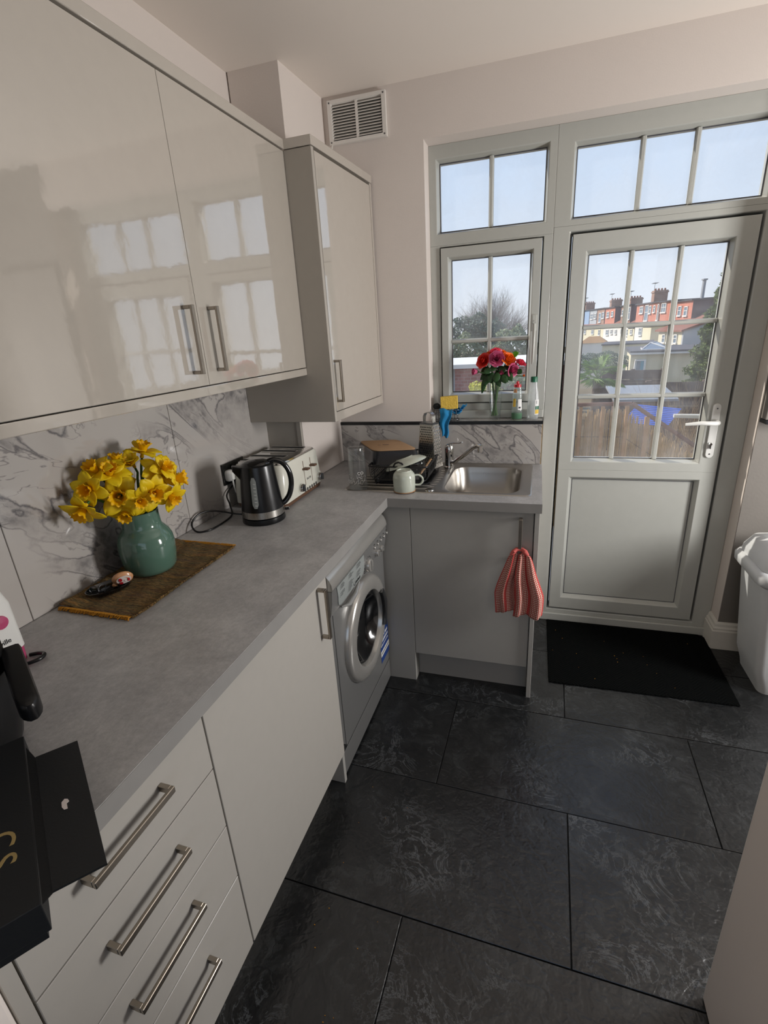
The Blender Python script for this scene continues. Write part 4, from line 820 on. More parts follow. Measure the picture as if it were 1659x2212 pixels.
lab(c, [(0.0257, 0.026), (0.0258, 0.045)], radians(-56), radians(-8), 'sponge_yellow', wb_, 'label_band', 0.0012)
lab(c, [(0.0259, 0.046), (0.0258, 0.062)], radians(-56), radians(-8), 'green_plastic', wb_, 'label_band', 0.0012)
text('lettering', 'E', 0.020, (1.172, 0.0325, 1.192), (0.85, 0.5, 0), (0, 0, 1), 'black_trim', wb_, ext=0.0008)

rv = thing('glass_vase', (0.985, 0.048, 1.119), 'tall flared clear glass vase holding the roses on the window sill', 'vase')
vc = (0.985, 0.048, 1.1195)
def sq8(a): return 1.0+0.10*abs(sin(2*a))**1.5
mk('vase_wall', MB().lathe([(0.0, 0.0), (0.024, 0.0), (0.0265, 0.003), (0.0265, 0.045), (0.0275, 0.047), (0.030, 0.12), (0.034, 0.190), (0.0325, 0.190), (0.0285, 0.12), (0.0245, 0.05), (0.0235, 0.016), (0, 0.014)], vc, 32, close=False, sq=sq8), 'clear_glass', parent=rv, smooth=40)
mk('rim_and_edges', MB().tube([(vc[0]+0.0335*sq8(a)*cos(a), vc[1]+0.0335*sq8(a)*sin(a), vc[2]+0.19) for a in [2*pi*k/32 for k in range(32)]], 0.0014, 6, closed=True).tube([(vc[0]+0.027*sq8(a)*cos(a), vc[1]+0.027*sq8(a)*sin(a), vc[2]+0.046) for a in [2*pi*k/32 for k in range(32)]], 0.0012, 6, closed=True), 'clear_glass', parent=rv, smooth=60)
def leaf_mb(base, tip, wd, droop=0.0, n=6, nrm=Vector((0, -1, 0.4))):
    base, tip = Vector(base), Vector(tip); d = tip-base; s = d.cross(nrm).normalized(); up = s.cross(d).normalized(); L = []
    for j in range(n):
        t = j/(n-1); p = base+d*t-Vector((0, 0, droop*t*t)); w_ = wd*sin(pi*min(1, t*0.94+0.03))**0.8
        L.append([tuple(p-s*w_), tuple(p-up*w_*0.3), tuple(p+s*w_)])
    return MB().loops(L, closed=False)
rng = random.Random(21)
def rose(pos, r, axis, mat, label, leaves=2, bud=False):
    pos = Vector(pos); ax = Vector(axis).normalized(); r *= 0.86; t = thing('rose', pos, label, 'rose', 'cut roses in the glass vase')
    u = ax.orthogonal().normalized(); v = ax.cross(u); k_ = 0.35 if bud else 1.0
    for ly, (rad, ht, cnt, op) in enumerate(((0.22, 0.95, 3, -0.10), (0.42, 0.92, 3, 0.0), (0.62, 0.84, 4, 0.12), (0.82, 0.70, 5, 0.30), (1.0, 0.55, 5, 0.55))):
        if bud and ly > 2: continue
        for q_ in range(cnt):
            a0 = 2*pi*q_/cnt+ly*0.9+rng.uniform(-.2, .2); span = 2*pi/cnt*0.72
            def pf(s_, t_):
                a = a0+(s_-0.5)*2*span; rr_ = r*rad*(0.30+0.70*math.sqrt(max(t_, 0.0)))*(1+op*t_*t_*0.9); z = r*(-0.55+1.35*ht*t_-0.30*op*t_**3)
                z -= r*0.22*(2*abs(s_-0.5))**2*t_; edge = 1+0.05*sin(a*7+ly)*t_
                return tuple(pos+(u*cos(a)+v*sin(a))*rr_*edge+ax*z)
            mk('petal', MB().grid(pf, 9, 8), mat, parent=t, smooth=0)
    mk('calyx', MB().lathe([(0.001, -0.85*r), (0.18*r, -0.75*r), (0.34*r, -0.55*r), (0.42*r, -0.35*r)], tuple(pos), 10, Matrix((u, v, ax)).transposed().to_4x4(), close=False), 'rose_leaf', parent=t, smooth=60)
    b = pos-ax*r*0.8; rim = Vector((vc[0]+max(-0.02, min(0.02, (pos.x-vc[0])*0.35)), vc[1]+rng.uniform(-0.012, 0.012), vc[2]+0.185)); bot = Vector((vc[0]-(pos.x-vc[0])*0.12, vc[1]+rng.uniform(-0.012, 0.012), vc[2]+0.018))
    mid = (b+rim)/2+Vector((0, 0, 0.012))
    mk('stem', MB().tube([b, mid, rim, (rim+bot)/2, bot], [0.0022, 0.0024, 0.0026, 0.0026, 0.0026], 7), 'green_stem', parent=t, smooth=60)
    for q_ in range(leaves):
        s0 = mid+(rim-mid)*rng.uniform(-0.2, 0.8); d = Vector((rng.uniform(-1, 1)+(0.6 if pos.x > vc[0] else -0.6), rng.uniform(-1.0, 0.1), rng.uniform(-0.7, 0.4))).normalized()*rng.uniform(0.028, 0.042)
        mk('leaf', leaf_mb(s0, s0+d, 0.012, 0.008), 'rose_leaf', parent=t, smooth=0, solid=0.0006)
    return t
rose((0.925, 0.030, 1.398), 0.030, (-0.55, -0.75, 0.45), 'rose_red', 'red rose with scalloped petals at the upper left of the bunch', 3)
rose((0.948, 0.062, 1.420), 0.024, (-0.3, -0.3, 1), 'rose_orange', 'orange rose half hidden behind the red and hot pink ones', 1)
rose((0.982, 0.060, 1.430), 0.033, (0, -0.35, 1), 'rose_hot', 'hot pink rose at the very top of the bunch', 2)
rose((0.990, 0.010, 1.405), 0.029, (0.1, -1.0, 0.25), 'rose_pink', 'dusky pink open rose facing the room in the middle of the bunch', 3)
rose((1.015, 0.070, 1.424), 0.022, (0.3, -0.3, 0.9), 'rose_orange', 'small orange rose between the hot pink and the bright red ones', 1)
rose((1.042, 0.030, 1.402), 0.029, (0.45, -0.65, 0.6), 'rose_orange', 'bright orange-red rose at the upper right of the bunch', 3)
rose((1.098, 0.045, 1.382), 0.022, (0.5, -0.3, 0.9), 'rose_hot', 'small rose held furthest right, sunlit from behind', 2)
rose((0.893, 0.005, 1.350), 0.026, (-0.8, -0.5, 0.1), 'rose_pink', 'drooping dusky pink rose bud at the lower left of the bunch', 2, bud=True)
rose((1.066, 0.020, 1.350), 0.027, (0.7, -0.6, -0.1), 'rose_pink', 'dusky pink rose hanging at the lower right of the bunch', 3)
rose((1.014, 0.010, 1.345), 0.018, (0.1, -0.7, -0.3), 'rose_pink', 'small shaded pink bud among the dark leaves under the middle rose', 3, bud=True)
rose((1.112, 0.040, 1.322), 0.010, (1, -0.2, 0.3), 'rose_orange', 'tiny orange-red bud lying just above the red bottle cap', 0, bud=True)
fg = thing('rose_foliage', (0.985, 0.03, 1.31), 'dark green rose leaves spilling over the rim of the glass vase', 'leaves', 'foliage in the glass vase')
for (b, t_, w_, d_) in (((0.945, 0.02, 1.335), (0.925, 0.0, 1.270), 0.013, 0.02), ((0.955, 0.015, 1.33), (0.935, 0.0, 1.295), 0.016, 0.01), ((0.975, 0.005, 1.345), (0.955, -0.01, 1.300), 0.018, 0.0), ((0.965, 0.005, 1.36), (0.935, -0.005, 1.345), 0.016, 0.0),
    ((1.0, 0.005, 1.345), (0.985, -0.015, 1.300), 0.017, 0.0), ((1.02, 0.005, 1.335), (1.035, -0.015, 1.295), 0.017, 0.0), ((1.03, 0.01, 1.345), (1.065, -0.005, 1.315), 0.018, 0.01), ((1.0, 0.02, 1.37), (1.03, 0.0, 1.345), 0.015, 0.0),
    ((0.985, 0.02, 1.375), (0.965, 0.0, 1.350), 0.015, 0.0), ((1.08, 0.03, 1.35), (1.105, 0.02, 1.335), 0.014, 0.0), ((0.99, 0.0, 1.32), (1.01, -0.01, 1.280), 0.013, 0.0), ((0.95, 0.03, 1.32), (0.975, 0.0, 1.300), 0.014, 0.0)):
    mk('leaf', leaf_mb(b, t_, w_, d_), 'rose_leaf', parent=fg, smooth=0, solid=0.0006)
mk('bright_leaf', leaf_mb((1.05, 0.06, 1.41), (1.085, 0.05, 1.425), 0.014), 'rose_leaf_backlit', parent=fg, smooth=0, solid=0.0006)['label'] = 'bright lime leaf with backlight put into its colour'
mk('water', MB().lathe([(0.0, 0.016), (0.0235, 0.017), (0.025, 0.05), (0.027, 0.10), (0.0, 0.10)], vc, 24, close=False, sq=sq8), 'clear_glass', parent=rv, smooth=50)

# ---------------------------------------------------------------- left worktop: runner, vase, daffodils, tray
LFT = dict(left=True)
rn = thing('table_runner', (0.15, -1.37, W), 'brown and ochre woven rag runner with a frayed edge under the green vase', 'runner', left=True)
def f(u, v):
    y = -1.588+0.440*u; x = 0.022+0.240*v+0.004*sin(u*9); return (x, y+0.004*sin(v*7), W+0.003+0.0012*sin(u*40)+0.0012*sin(v*17+u*8)+(0.010*max(0, 0.22-v)/0.22))
mk('weave', MB().grid(f, 60, 30, True), 'runner', parent=rn, smooth=0, solid=0.004)
rng = random.Random(2)
for yy, sgn in ((-1.590, -1), (-1.147, 1)):
    fm = MB()
    for k in range(70):
        x = 0.026+0.232*k/69; fm.tube([(x, yy-sgn*0.004, W+0.004), (x+rng.uniform(-.003, .003), yy+sgn*0.005, W+0.0065), (x+rng.uniform(-.005, .005), yy+sgn*rng.uniform(.008, .013), W+0.003)], 0.0022, 4)
    mk('fringe', fm, 'ochre_fringe', parent=rn, smooth=60)['kind'] = 'stuff'
fm = MB()
for k in range(64):
    y = -1.585+0.432*k/63; fm.tube([(0.262+rng.uniform(-.002, .002), y-0.004, W+0.004), (0.267+rng.uniform(-.002, .003), y, W+0.007), (0.262, y+0.005, W+0.004)], 0.003, 5)
mk('selvedge', fm, 'base_grey' if False else 'runner', parent=rn, smooth=60)
vs_ = thing('green_vase', (0.118, -1.345, W+0.006), 'squat sage green glazed vase full of daffodils on the woven runner', 'vase', left=True)
VX, VY, VZ = 0.108, -1.345, W+0.0062
mk('vase_body', MB().lathe([(0.0, 0.0), (0.058, 0.0), (0.066, 0.004), (0.072, 0.015), (0.0765, 0.045), (0.0785, 0.078), (0.076, 0.102), (0.069, 0.120), (0.060, 0.131), (0.0545, 0.138), (0.0525, 0.146), (0.0515, 0.175), (0.0525, 0.186), (0.0505, 0.187), (0.0485, 0.175), (0.0485, 0.14), (0.065, 0.10), (0.05, 0.02), (0, 0.015)], (VX, VY, VZ), 48, close=False), 'sage_glaze', parent=vs_, smooth=60)
# one daffodil flower: six petals, ruffled trumpet, stem
def petal_mesh():
    def f(u, v):
        L = 0.043; w_ = 0.0175*sin(pi*min(1.0, 0.12+0.86*v))**0.75*(1 if v < 0.93 else 0.35)
        x = (u-0.5)*2*w_; return (x, 0.006+L*v, 0.004*sin(v*3)+0.10*abs(x)**1.0*0.6-0.006*v*v+0.0015*sin(u*8+v*5))
    return MB().grid(f, 7, 8)
def trumpet_mesh():
    L = []
    for j in range(8):
        t = j/7; r0 = 0.0085+0.006*t+0.006*t**4; z = 0.002+0.034*t
        L.append([((r0*(1+0.13*t**5*sin(9*a)))*cos(a), (r0*(1+0.13*t**5*sin(9*a)))*sin(a), z+0.003*t**5*cos(9*a)) for a in [2*pi*k/36 for k in range(36)]])
    return MB().loops(L)
pm = mk('petal', petal_mesh(), 'daffodil_petal', smooth=0, solid=0.0008); tm = mk('trumpet', trumpet_mesh(), 'daffodil_trumpet', smooth=0, solid=0.0008)
sm = mk('stamens', MB().tube([(0, 0, 0), (0.0, 0, 0.022)], 0.0022, 6).lathe([(0.006, -0.014), (0.005, -0.004), (0.008, 0.002)], (0, 0, 0), 10, close=False), 'daffodil_trumpet', smooth=60)
protos = [pm, tm, sm]
rng = random.Random(4)
def daff(pos, axis, s, label, spin=None, fold=0.0):
    pos = Vector(pos); t = thing('daffodil', pos, label, 'daffodil', 'yellow daffodils in the green vase', left=True)
    ax = Vector(axis).normalized(); Q = ax.to_track_quat('Z', 'Y').to_matrix().to_4x4(); sp_ = rng.uniform(0, 6) if spin is None else spin
    for k in range(6):
        o = pm.copy(); col.objects.link(o); o.parent = t
        tilt = (0.15 if k % 2 else 0.32)+fold+rng.uniform(-.12, .22)
        o.matrix_local = Q @ rotm('Z', sp_+k*pi/3+rng.uniform(-.07, .07)) @ rotm('X', tilt) @ Matrix.Scale(s*1.14*rng.uniform(.92, 1.08), 4)
    for src in (tm, sm):
        o = src.copy(); col.objects.link(o); o.parent = t; o.matrix_local = Q @ rotm('Z', sp_) @ Matrix.Scale(s, 4)
    nb = pos-ax*0.006*s; hook = nb-ax*0.030*s+Vector((0, 0, -0.006))
    rim = Vector((VX+max(-0.026, min(0.026, (pos.x-VX)*0.4)), VY+max(-0.028, min(0.028, (pos.y-VY)*0.4)), VZ+0.182)); bot = Vector((VX, VY, VZ+0.03))
    kn = hook+(rim-hook)*0.28+Vector((0, 0, 0.012)); kn.x = max(kn.x, 0.022); hook.x = max(hook.x, 0.020)
    mk('stem', MB().tube([nb, hook, kn, rim, bot], [0.0032, 0.0034, 0.0036, 0.004, 0.004], 8), 'green_stem', parent=t, smooth=60)
    return t
CV = Vector((0.77, -0.62, 0.15))
daff((0.105, -1.392, 1.163), (0.55, -0.75, 0.10), 1.12, 'largest daffodil at the front, facing the viewer with its petals spread wide', 0.3)
daff((0.155, -1.380, 1.150), (0.75, -0.55, -0.15), 0.80, 'daffodil at the front just right of the largest one, near the vase rim')
daff((0.108, -1.390, 1.118), (0.45, -0.75, -0.50), 0.90, 'lowest front daffodil nodding down over the vase rim')
daff((0.172, -1.345, 1.163), (0.85, -0.40, -0.15), 1.00, 'daffodil facing the room over the right side of the vase rim', 0.6)
daff((0.176, -1.262, 1.172), (0.75, 0.45, 0.10), 1.05, 'daffodil held furthest right, nearest to the kettle')
daff((0.160, -1.290, 1.202), (0.80, -0.10, 0.45), 1.10, 'upright daffodil in the right half of the bunch above the furthest right one')
daff((0.100, -1.275, 1.255), (0.35, 0.10, 0.95), 0.95, 'highest daffodil of the bunch with a frilled trumpet')
daff((0.100, -1.318, 1.232), (0.25, -0.55, 0.70), 0.80, 'half-folded daffodil near the top with tall back petals', fold=0.7)
daff((0.110, -1.350, 1.200), (0.55, -0.75, 0.25), 0.52, 'small closed daffodil bud in the middle of the bunch', fold=1.0)
daff((0.085, -1.392, 1.222), (0.55, -0.30, 0.80), 1.00, 'star-shaped daffodil in the upper left part of the bunch', 0.1)
daff((0.068, -1.345, 1.238), (0.10, 0.05, 1.0), 0.85, 'daffodil at the back touching the marble tile below the cupboard')
daff((0.066, -1.412, 1.235), (0.05, -0.55, 0.75), 0.95, 'daffodil at the far upper left, half turned to the wall')
daff((0.070, -1.448, 1.200), (0.30, -0.95, 0.10), 0.90, 'daffodil on the left facing towards the near end of the worktop')
daff((0.075, -1.485, 1.158), (0.15, -0.85, -0.55), 0.95, 'drooping daffodil hanging lowest at the far left of the bunch')
daff((0.196, -1.308, 1.140), (0.85, -0.20, -0.45), 0.85, 'daffodil hanging low on the right just above the vase neck')
daff((0.085, -1.350, 1.180), (0.1, -0.8, 0.2), 0.80, 'shaded daffodil inside the bunch behind the small bud')
daff((0.185, -1.300, 1.215), (0.85, 0.0, 0.5), 0.80, 'daffodil at the upper right edge of the bunch')
for o in protos: bpy.data.objects.remove(o)
dl = thing('daffodil_leaves', (VX, VY, VZ+0.18), 'thin green daffodil leaves standing inside the bunch above the vase rim', 'leaves', left=True)
for (x, y, z) in ((0.16, -1.32, 1.17), (0.12, -1.31, 1.21), (0.09, -1.36, 1.19), (0.14, -1.36, 1.16)):
    mk('leaf', leaf_mb((VX+(x-VX)*.3, VY+(y-VY)*.3, VZ+0.12), (x, y, z), 0.006, 0.0, nrm=Vector((0.7, -0.7, 0))), 'green_stem', parent=dl, smooth=0, solid=0.001)
ty = thing('trinket_tray', (0.09, -1.49, W+0.006), 'small oval black glazed tray at the near end of the runner', 'tray', left=True)
TM_ = Matrix.Translation((0.090, -1.488, W+0.007)) @ rotm('Z', radians(62))
mk('dish', MB().lathe([(0.0, 0.0), (0.046, 0.0), (0.056, 0.006), (0.060, 0.014), (0.058, 0.0145), (0.052, 0.007), (0.044, 0.003), (0, 0.003)], (0, 0, 0), 40, TM_ @ Matrix.Diagonal((1.0, 0.66, 1, 1)), close=False), 'black_gloss', parent=ty, smooth=50)
kf = thing('keyring_charm', (0.112, -1.462, W+0.012), 'peach novelty keyring charm with red cheek patches lying in the black tray', 'keyring', left=True)
KM = Matrix.Translation((0.116, -1.462, W+0.034)) @ rotm('Z', radians(-38)) @ rotm('Y', radians(22)) @ rotm('X', radians(0))
mk('charm_body', MB().lathe([(0.0, -0.012), (0.012, -0.0105), (0.021, -0.005), (0.0235, 0.0), (0.021, 0.005), (0.012, 0.0105), (0, 0.012)], (0, 0, 0), 32, KM @ rotm('Y', pi/2) @ Matrix.Diagonal((0.98, 1.18, 1, 1)), close=False), 'peach_resin', parent=kf, smooth=60)
mk('charm_ear', MB().lathe([(0, -0.005), (0.006, -0.003), (0.008, 0), (0.006, 0.003), (0, 0.005)], (0, 0, 0), 16, KM @ Matrix.Translation((0, -0.022, -0.018)) @ rotm('Y', pi/2), close=False), 'peach_resin', parent=kf, smooth=60)
def patch(y, z, ry, rz, mat, o):
    pts = []
    for k in range(16): a = 2*pi*k/16; yy, z_ = y+ry*cos(a), z+rz*sin(a); rho = min(0.98, math.hypot(yy/1.18, z_)/0.0235); pts.append(tuple(KM @ Vector((0.012*math.sqrt(1-rho*rho)+o, yy, z_))))
    mk('face_patch', MB().add(pts+[tuple(KM @ Vector((0.012*math.sqrt(max(0.05, 1-(y/1.18/0.0235)**2-(z/0.0235)**2))+o, y, z)))], [(k, (k+1) % 16, 16) for k in range(16)]), mat, parent=kf, smooth=60)
patch(0.002, 0.002, 0.019, 0.014, 'patch_white', 0.0008)
patch(-0.007, 0.006, 0.0045, 0.0058, 'patch_red', 0.0016); patch(-0.006, -0.006, 0.0048, 0.0055, 'patch_red', 0.0016); patch(0.014, 0.001, 0.0030, 0.0058, 'patch_red', 0.0018)
patch(0.003, 0.003, 0.0010, 0.0012, 'print_dark', 0.0020); patch(0.003, -0.002, 0.0010, 0.0012, 'print_dark', 0.0020)
ky = thing('keys', (0.075, -1.515, W+0.01), 'bunch of small metal keys and rings lying in the black tray', 'keys', left=True)
for (x, y, a) in ((0.070, -1.520, 0.4), (0.085, -1.505, 1.5), (0.088, -1.520, 2.4)):
    mk('ring', MB().tube([(x+0.011*cos(b)*cos(a), y+0.011*cos(b)*sin(a), W+0.024+0.010*sin(b)) for b in [2*pi*k/18 for k in range(18)]], 0.0012, 6, closed=True), 'wire_steel', parent=ky, smooth=60)
    mk('key', MB().box(-0.006, 0.006, -0.001, 0.001, -0.005, 0.005, Matrix.Translation((x, y, W+0.016)) @ rotm('Z', a)).box(0.006, 0.026, -0.0009, 0.0009, -0.002, 0.0025, Matrix.Translation((x, y, W+0.016)) @ rotm('Z', a)), 'wire_steel', parent=ky)

# ---------------------------------------------------------------- kettle, toaster, socket
kt = thing('kettle', (0.235, -0.885, W), 'black cordless kettle with a steel band and grey water gauge', 'kettle', left=True)
KX, KY = 0.225, -0.890
mk('power_base', MB().lathe([(0.078, 0.0), (0.080, 0.004), (0.078, 0.020), (0.072, 0.024)], (KX, KY, W+0.0005), 40), 'black_plastic', parent=kt, smooth=40)
mk('steel_band', MB().lathe([(0.0785, 0.0255), (0.0775, 0.050)], (KX, KY, W), 48, close=False), 'steel', parent=kt, smooth=40)
mk('body', MB().lathe([(0.070, 0.0245), (0.0775, 0.0245), (0.0768, 0.0500), (0.072, 0.10), (0.066, 0.16), (0.0615, 0.205), (0.060, 0.213), (0.054, 0.217), (0.0, 0.219)], (KX, KY, W), 48), 'black_plastic', parent=kt, smooth=40)
mk('lid', MB().lathe([(0.052, 0.2175), (0.050, 0.222), (0.030, 0.230), (0.0, 0.232)], (KX-0.003, KY, W), 36), 'black_gloss', parent=kt, smooth=50)
hdir = Vector((0.80, 0.60, 0)).normalized(); kc = Vector((KX, KY, W))
def kp(r, z): return tuple(kc+hdir*r+Vector((0, 0, z)))
mk('handle', MB().tube(spline([kp(0.035, 0.216), kp(0.062, 0.222), kp(0.092, 0.208), (kp(0.112, 0.175)), kp(0.117, 0.130), kp(0.106, 0.085), kp(0.085, 0.058), kp(0.068, 0.052)], 6), 0.0125, 14, flat=0.8), 'black_gloss', parent=kt, smooth=60)
mk('switch', MB().box(-0.006, 0.012, -0.008, 0.008, -0.006, 0.004, Matrix.Translation(kp(0.086, 0.030)) @ rotm('Z', radians(37))), 'black_gloss', parent=kt, bevel=0.003)
sd_ = -hdir
mk('spout', MB().loops([[tuple(kc+sd_*(0.055+0.0)+Vector((-sd_.y, sd_.x, 0))*0.024*c_+Vector((0, 0, z))) for c_, z in ((-1, 0.212), (1, 0.212), (0.5, 0.150), (-0.5, 0.150))], [tuple(kc+sd_*0.088+Vector((-sd_.y, sd_.x, 0))*0.013*c_+Vector((0, 0, z))) for c_, z in ((-1, 0.219), (1, 0.219), (0.4, 0.198), (-0.4, 0.198))]], True, True), 'black_plastic', parent=kt, bevel=0.004)
ga = math.atan2(-0.93, 0.25); L = []
for j in range(9):
    z = 0.068+0.112*j/8; r = (0.0775-0.0175*(z-0.05)/0.165)+0.0018; w_ = 0.15 if 0 < j < 8 else 0.07
    L.append([(KX+r*cos(ga+w_*s_), KY+r*sin(ga+w_*s_), W+z) for s_ in (-1, -0.5, 0, 0.5, 1)])
wg = mk('water_gauge', MB().loops(L, closed=False), 'washer_card', parent=kt, smooth=60)
for j in range(7):
    z = 0.078+0.013*j; r = (0.0775-0.0175*(z-0.05)/0.165)+0.0026
    mk('gauge_mark', MB().tube([(KX+r*cos(ga+0.10), KY+r*sin(ga+0.10), W+z), (KX+r*cos(ga-0.02), KY+r*sin(ga-0.02), W+z+0.001)], 0.0008, 4), 'print_white', parent=wg)
sk2 = thing('wall_socket', (0.02, -0.735, 1.05), 'black double wall socket on the marble tiles behind the kettle', 'socket', left=True)
mk('plate', MB().box(0.0085, 0.016, -0.812, -0.662, 1.008, 1.094), 'black_gloss', parent=sk2, bevel=0.002)
mk('switch', MB().box(0.016, 0.020, -0.700, -0.688, 1.060, 1.080), 'black_gloss', parent=sk2, bevel=0.001)
mk('switch', MB().box(0.016, 0.020, -0.755, -0.743, 1.060, 1.080), 'black_gloss', parent=sk2, bevel=0.001)
wp = thing('white_plug', (0.035, -0.785, 1.045), 'white three-pin plug with its lead in the black double socket', 'plug', left=True)
def tf(mb, m): mb.v = [tuple(m @ Vector(p)) for p in mb.v]; return mb
mk('plug_body', tf(MB().loops([rr(0.022, 0.020, 0.012, 0, 0, 0.0), rr(0.023, 0.021, 0.012, 0, 0, 0.010), rr(0.020, 0.018, 0.010, 0, 0, 0.022), rr(0.015, 0.013, 0.008, 0, 0, 0.030)], True, True), Matrix.Translation((0.0165, -0.785, 1.045)) @ rotm('Y', pi/2)), 'white_plastic', parent=wp, smooth=45)
mk('lead', MB().tube([(0.036, -0.785, 1.026), (0.037, -0.785, 1.005), (0.038, -0.780, 0.975), (0.05, -0.76, 0.945), (0.062, -0.735, 0.925), (0.085, -0.71, 0.915)], [0.0045, 0.0035, 0.0028, 0.0028, 0.0028, 0.0028], 8), 'white_plastic', parent=wp, smooth=60)
o = mk('kettle_cable', MB().tube(spline([(0.150, -0.885, W+0.012), (0.110, -0.905, W+0.020), (0.060, -0.950, W+0.045), (0.030, -1.000, W+0.052), (0.022, -1.045, W+0.030), (0.050, -1.062, W+0.006), (0.085, -1.035, W+0.004), (0.090, -0.960, W+0.004), (0.075, -0.880, W+0.006), (0.040, -0.835, W+0.03), (0.022, -0.815, W+0.07), (0.030, -0.720, W+0.11)]), 0.0034, 8), 'black_plastic', at=(0.07, -0.95, W), smooth=60, left=True)
tag(o, 'looped black kettle cable lying on the worktop against the tiles', 'cable')
ts = thing('toaster', (0.15, -0.61, W), 'cream four-slice toaster with chrome top and wooden-look base', 'toaster', left=True)
ax0, ax1, ay0, ay1 = 0.030, 0.262, -0.790, -0.430
def sec(x0, x1, y0, y1, z, r=0.03): return rr((x1-x0)/2, (y1-y0)/2, r, (x0+x1)/2, (y0+y1)/2, z, 6)
mk('wood_base', MB().loops([sec(ax0+0.004, ax1-0.004, ay0+0.004, ay1-0.004, W+0.004), sec(ax0+0.001, ax1-0.001, ay0+0.001, ay1-0.001, W+0.020)], True, True), 'brown_wood', parent=ts, smooth=40)
ft = MB()
for x in (ax0+0.03, ax1-0.03):
    for y in (ay0+0.03, ay1-0.03): ft.lathe([(0.012, 0), (0.012, 0.004)], (x, y, W), 14)
mk('feet', ft, 'clear_glass', parent=ts)
mk('shell', MB().loops([sec(ax0, ax1, ay0, ay1, W+0.0205), sec(ax0, ax1, ay0+0.002, ay1-0.002, W+0.08), sec(ax0+0.006, ax1-0.004, ay0+0.014, ay1-0.014, W+0.168), sec(ax0+0.012, ax1-0.009, ay0+0.020, ay1-0.020, W+0.175)], True, True), 'toaster_cream', parent=ts, smooth=40)
tpz = W+0.1755
mk('chrome_top', MB().loops([sec(ax0+0.016, ax1-0.013, ay0+0.026, ay1-0.026, tpz, 0.02), sec(ax0+0.018, ax1-0.015, ay0+0.028, ay1-0.028, tpz+0.006, 0.02), sec(ax0+0.028, ax1-0.030, ay0+0.036, ay1-0.036, tpz+0.0085, 0.015)], True, True), 'chrome', parent=ts, smooth=40)
for y in (-0.495, -0.565, -0.655, -0.725):
    mk('slot', MB().box(0.055, 0.215, y-0.016, y+0.016, tpz+0.0084, tpz+0.0092), 'gap_dark', parent=ts)
    mk('slot_lip', MB().tube([(0.055, y-0.017, tpz+0.0090), (0.215, y-0.017, tpz+0.0090), (0.215, y+0.017, tpz+0.0090), (0.055, y+0.017, tpz+0.0090)], 0.0016, 6, closed=True), 'chrome', parent=ts)
def fz(z): return ax1-0.004*max(0, (z-W-0.08)/0.088)
for (y, zt_, zb_) in ((-0.601, 1.062, 0.958), (-0.534, 1.062, 0.958)):
    mk('lever_slot', MB().add([(fz(zt_)+0.0008, y-0.0016, zt_), (fz(zt_)+0.0008, y+0.0016, zt_), (fz(zb_)+0.0008, y+0.0016, zb_), (fz(zb_)+0.0008, y-0.0016, zb_)], [(0, 1, 2, 3)]), 'brown_wood', parent=ts, solid=0.0006)
    zl = 1.030 if y < -0.56 else 1.030
    mk('lever', MB().box(ax1-0.002, ax1+0.024, y-0.013, y+0.013, zl-0.005, zl+0.003), 'brown_wood', parent=ts, bevel=0.0025)
for y in (-0.648, -0.470):
    k = mk('dial_plate', MB().lathe([(0.026, 0), (0.026, 0.0015)], (ax1-0.0005, y, 0.960), 32, rotm('Y', pi/2)), 'toaster_cream', parent=ts, smooth=40)
    mk('dial', MB().lathe([(0.0175, 0.0015), (0.0165, 0.014), (0.0155, 0.016), (0.0, 0.016)], (ax1, y, 0.960), 28, rotm('Y', pi/2)), 'chrome', parent=k, smooth=40)
    mk('dial_grip', MB().box(ax1+0.012, ax1+0.023, y-0.004, y+0.004, 0.946, 0.974), 'wire_steel', parent=k, bevel=0.002)
for i in range(6):
    y = -0.610+i*0.0212
    b = mk('button_ring', MB().lathe([(0.0068, 0), (0.0068, 0.0022), (0.0052, 0.0026)], (ax1-0.0005, y, 0.9375), 18, rotm('Y', pi/2), close=False), 'wire_steel', parent=ts, smooth=40)
    mk('button_face', MB().lathe([(0.0050, 0.0005), (0.0048, 0.0030)], (ax1-0.0005, y, 0.9375), 18, rotm('Y', pi/2)), 'chrome', parent=b, smooth=40)
text('brand_text', 'SALTER', 0.012, (ax1+0.0004, -0.586, 0.976), (0, 1, 0), (0, 0, 1), 'print_dark', ts, ext=0.0003)

# ---------------------------------------------------------------- near end: air fryer, blender, gift box
af = thing('air_fryer', (0.23, -2.06, W), 'black air fryer cropped by the left frame edge with its drawer handle sticking out', 'air fryer', left=True)
mk('body', MB().loops([sec(0.105, 0.385, -2.17, -1.93, W+0.004, 0.07), sec(0.095, 0.395, -2.18, -1.92, W+0.06, 0.07), sec(0.095, 0.395, -2.18, -1.92, W+0.19, 0.07), sec(0.12, 0.37, -2.16, -1.94, W+0.24, 0.07)], True, True), 'black_plastic', parent=af, smooth=45)
mk('drawer_line', MB().box(0.380, 0.3965, -2.15, -1.985, W+0.175, W+0.178), 'wire_steel', parent=af)
HX = Vector((0.868, -0.497, 0)).normalized(); HS = Vector((-HX.y, HX.x, 0)); h0 = Vector((0.372, -1.928, W+0.158))
L = []
for t_, w_ in ((0, 0.0155), (0.03, 0.0155), (0.12, 0.0155), (0.148, 0.0148), (0.159, 0.0120), (0.165, 0.0080), (0.169, 0.004)):
    c_ = h0+HX*t_+Vector((0, 0, -0.020*t_/0.16)); L.append([tuple(c_+HS*a*w_+Vector((0, 0, b*0.015))) for a, b in ((-1, -0.8), (-1, 0.4), (-0.85, 0.9), (-0.6, 1), (0.6, 1), (0.85, 0.9), (1, 0.4), (1, -0.8))])
mk('drawer_handle', MB().loops(L, True, True), 'black_plastic', parent=af, smooth=50)
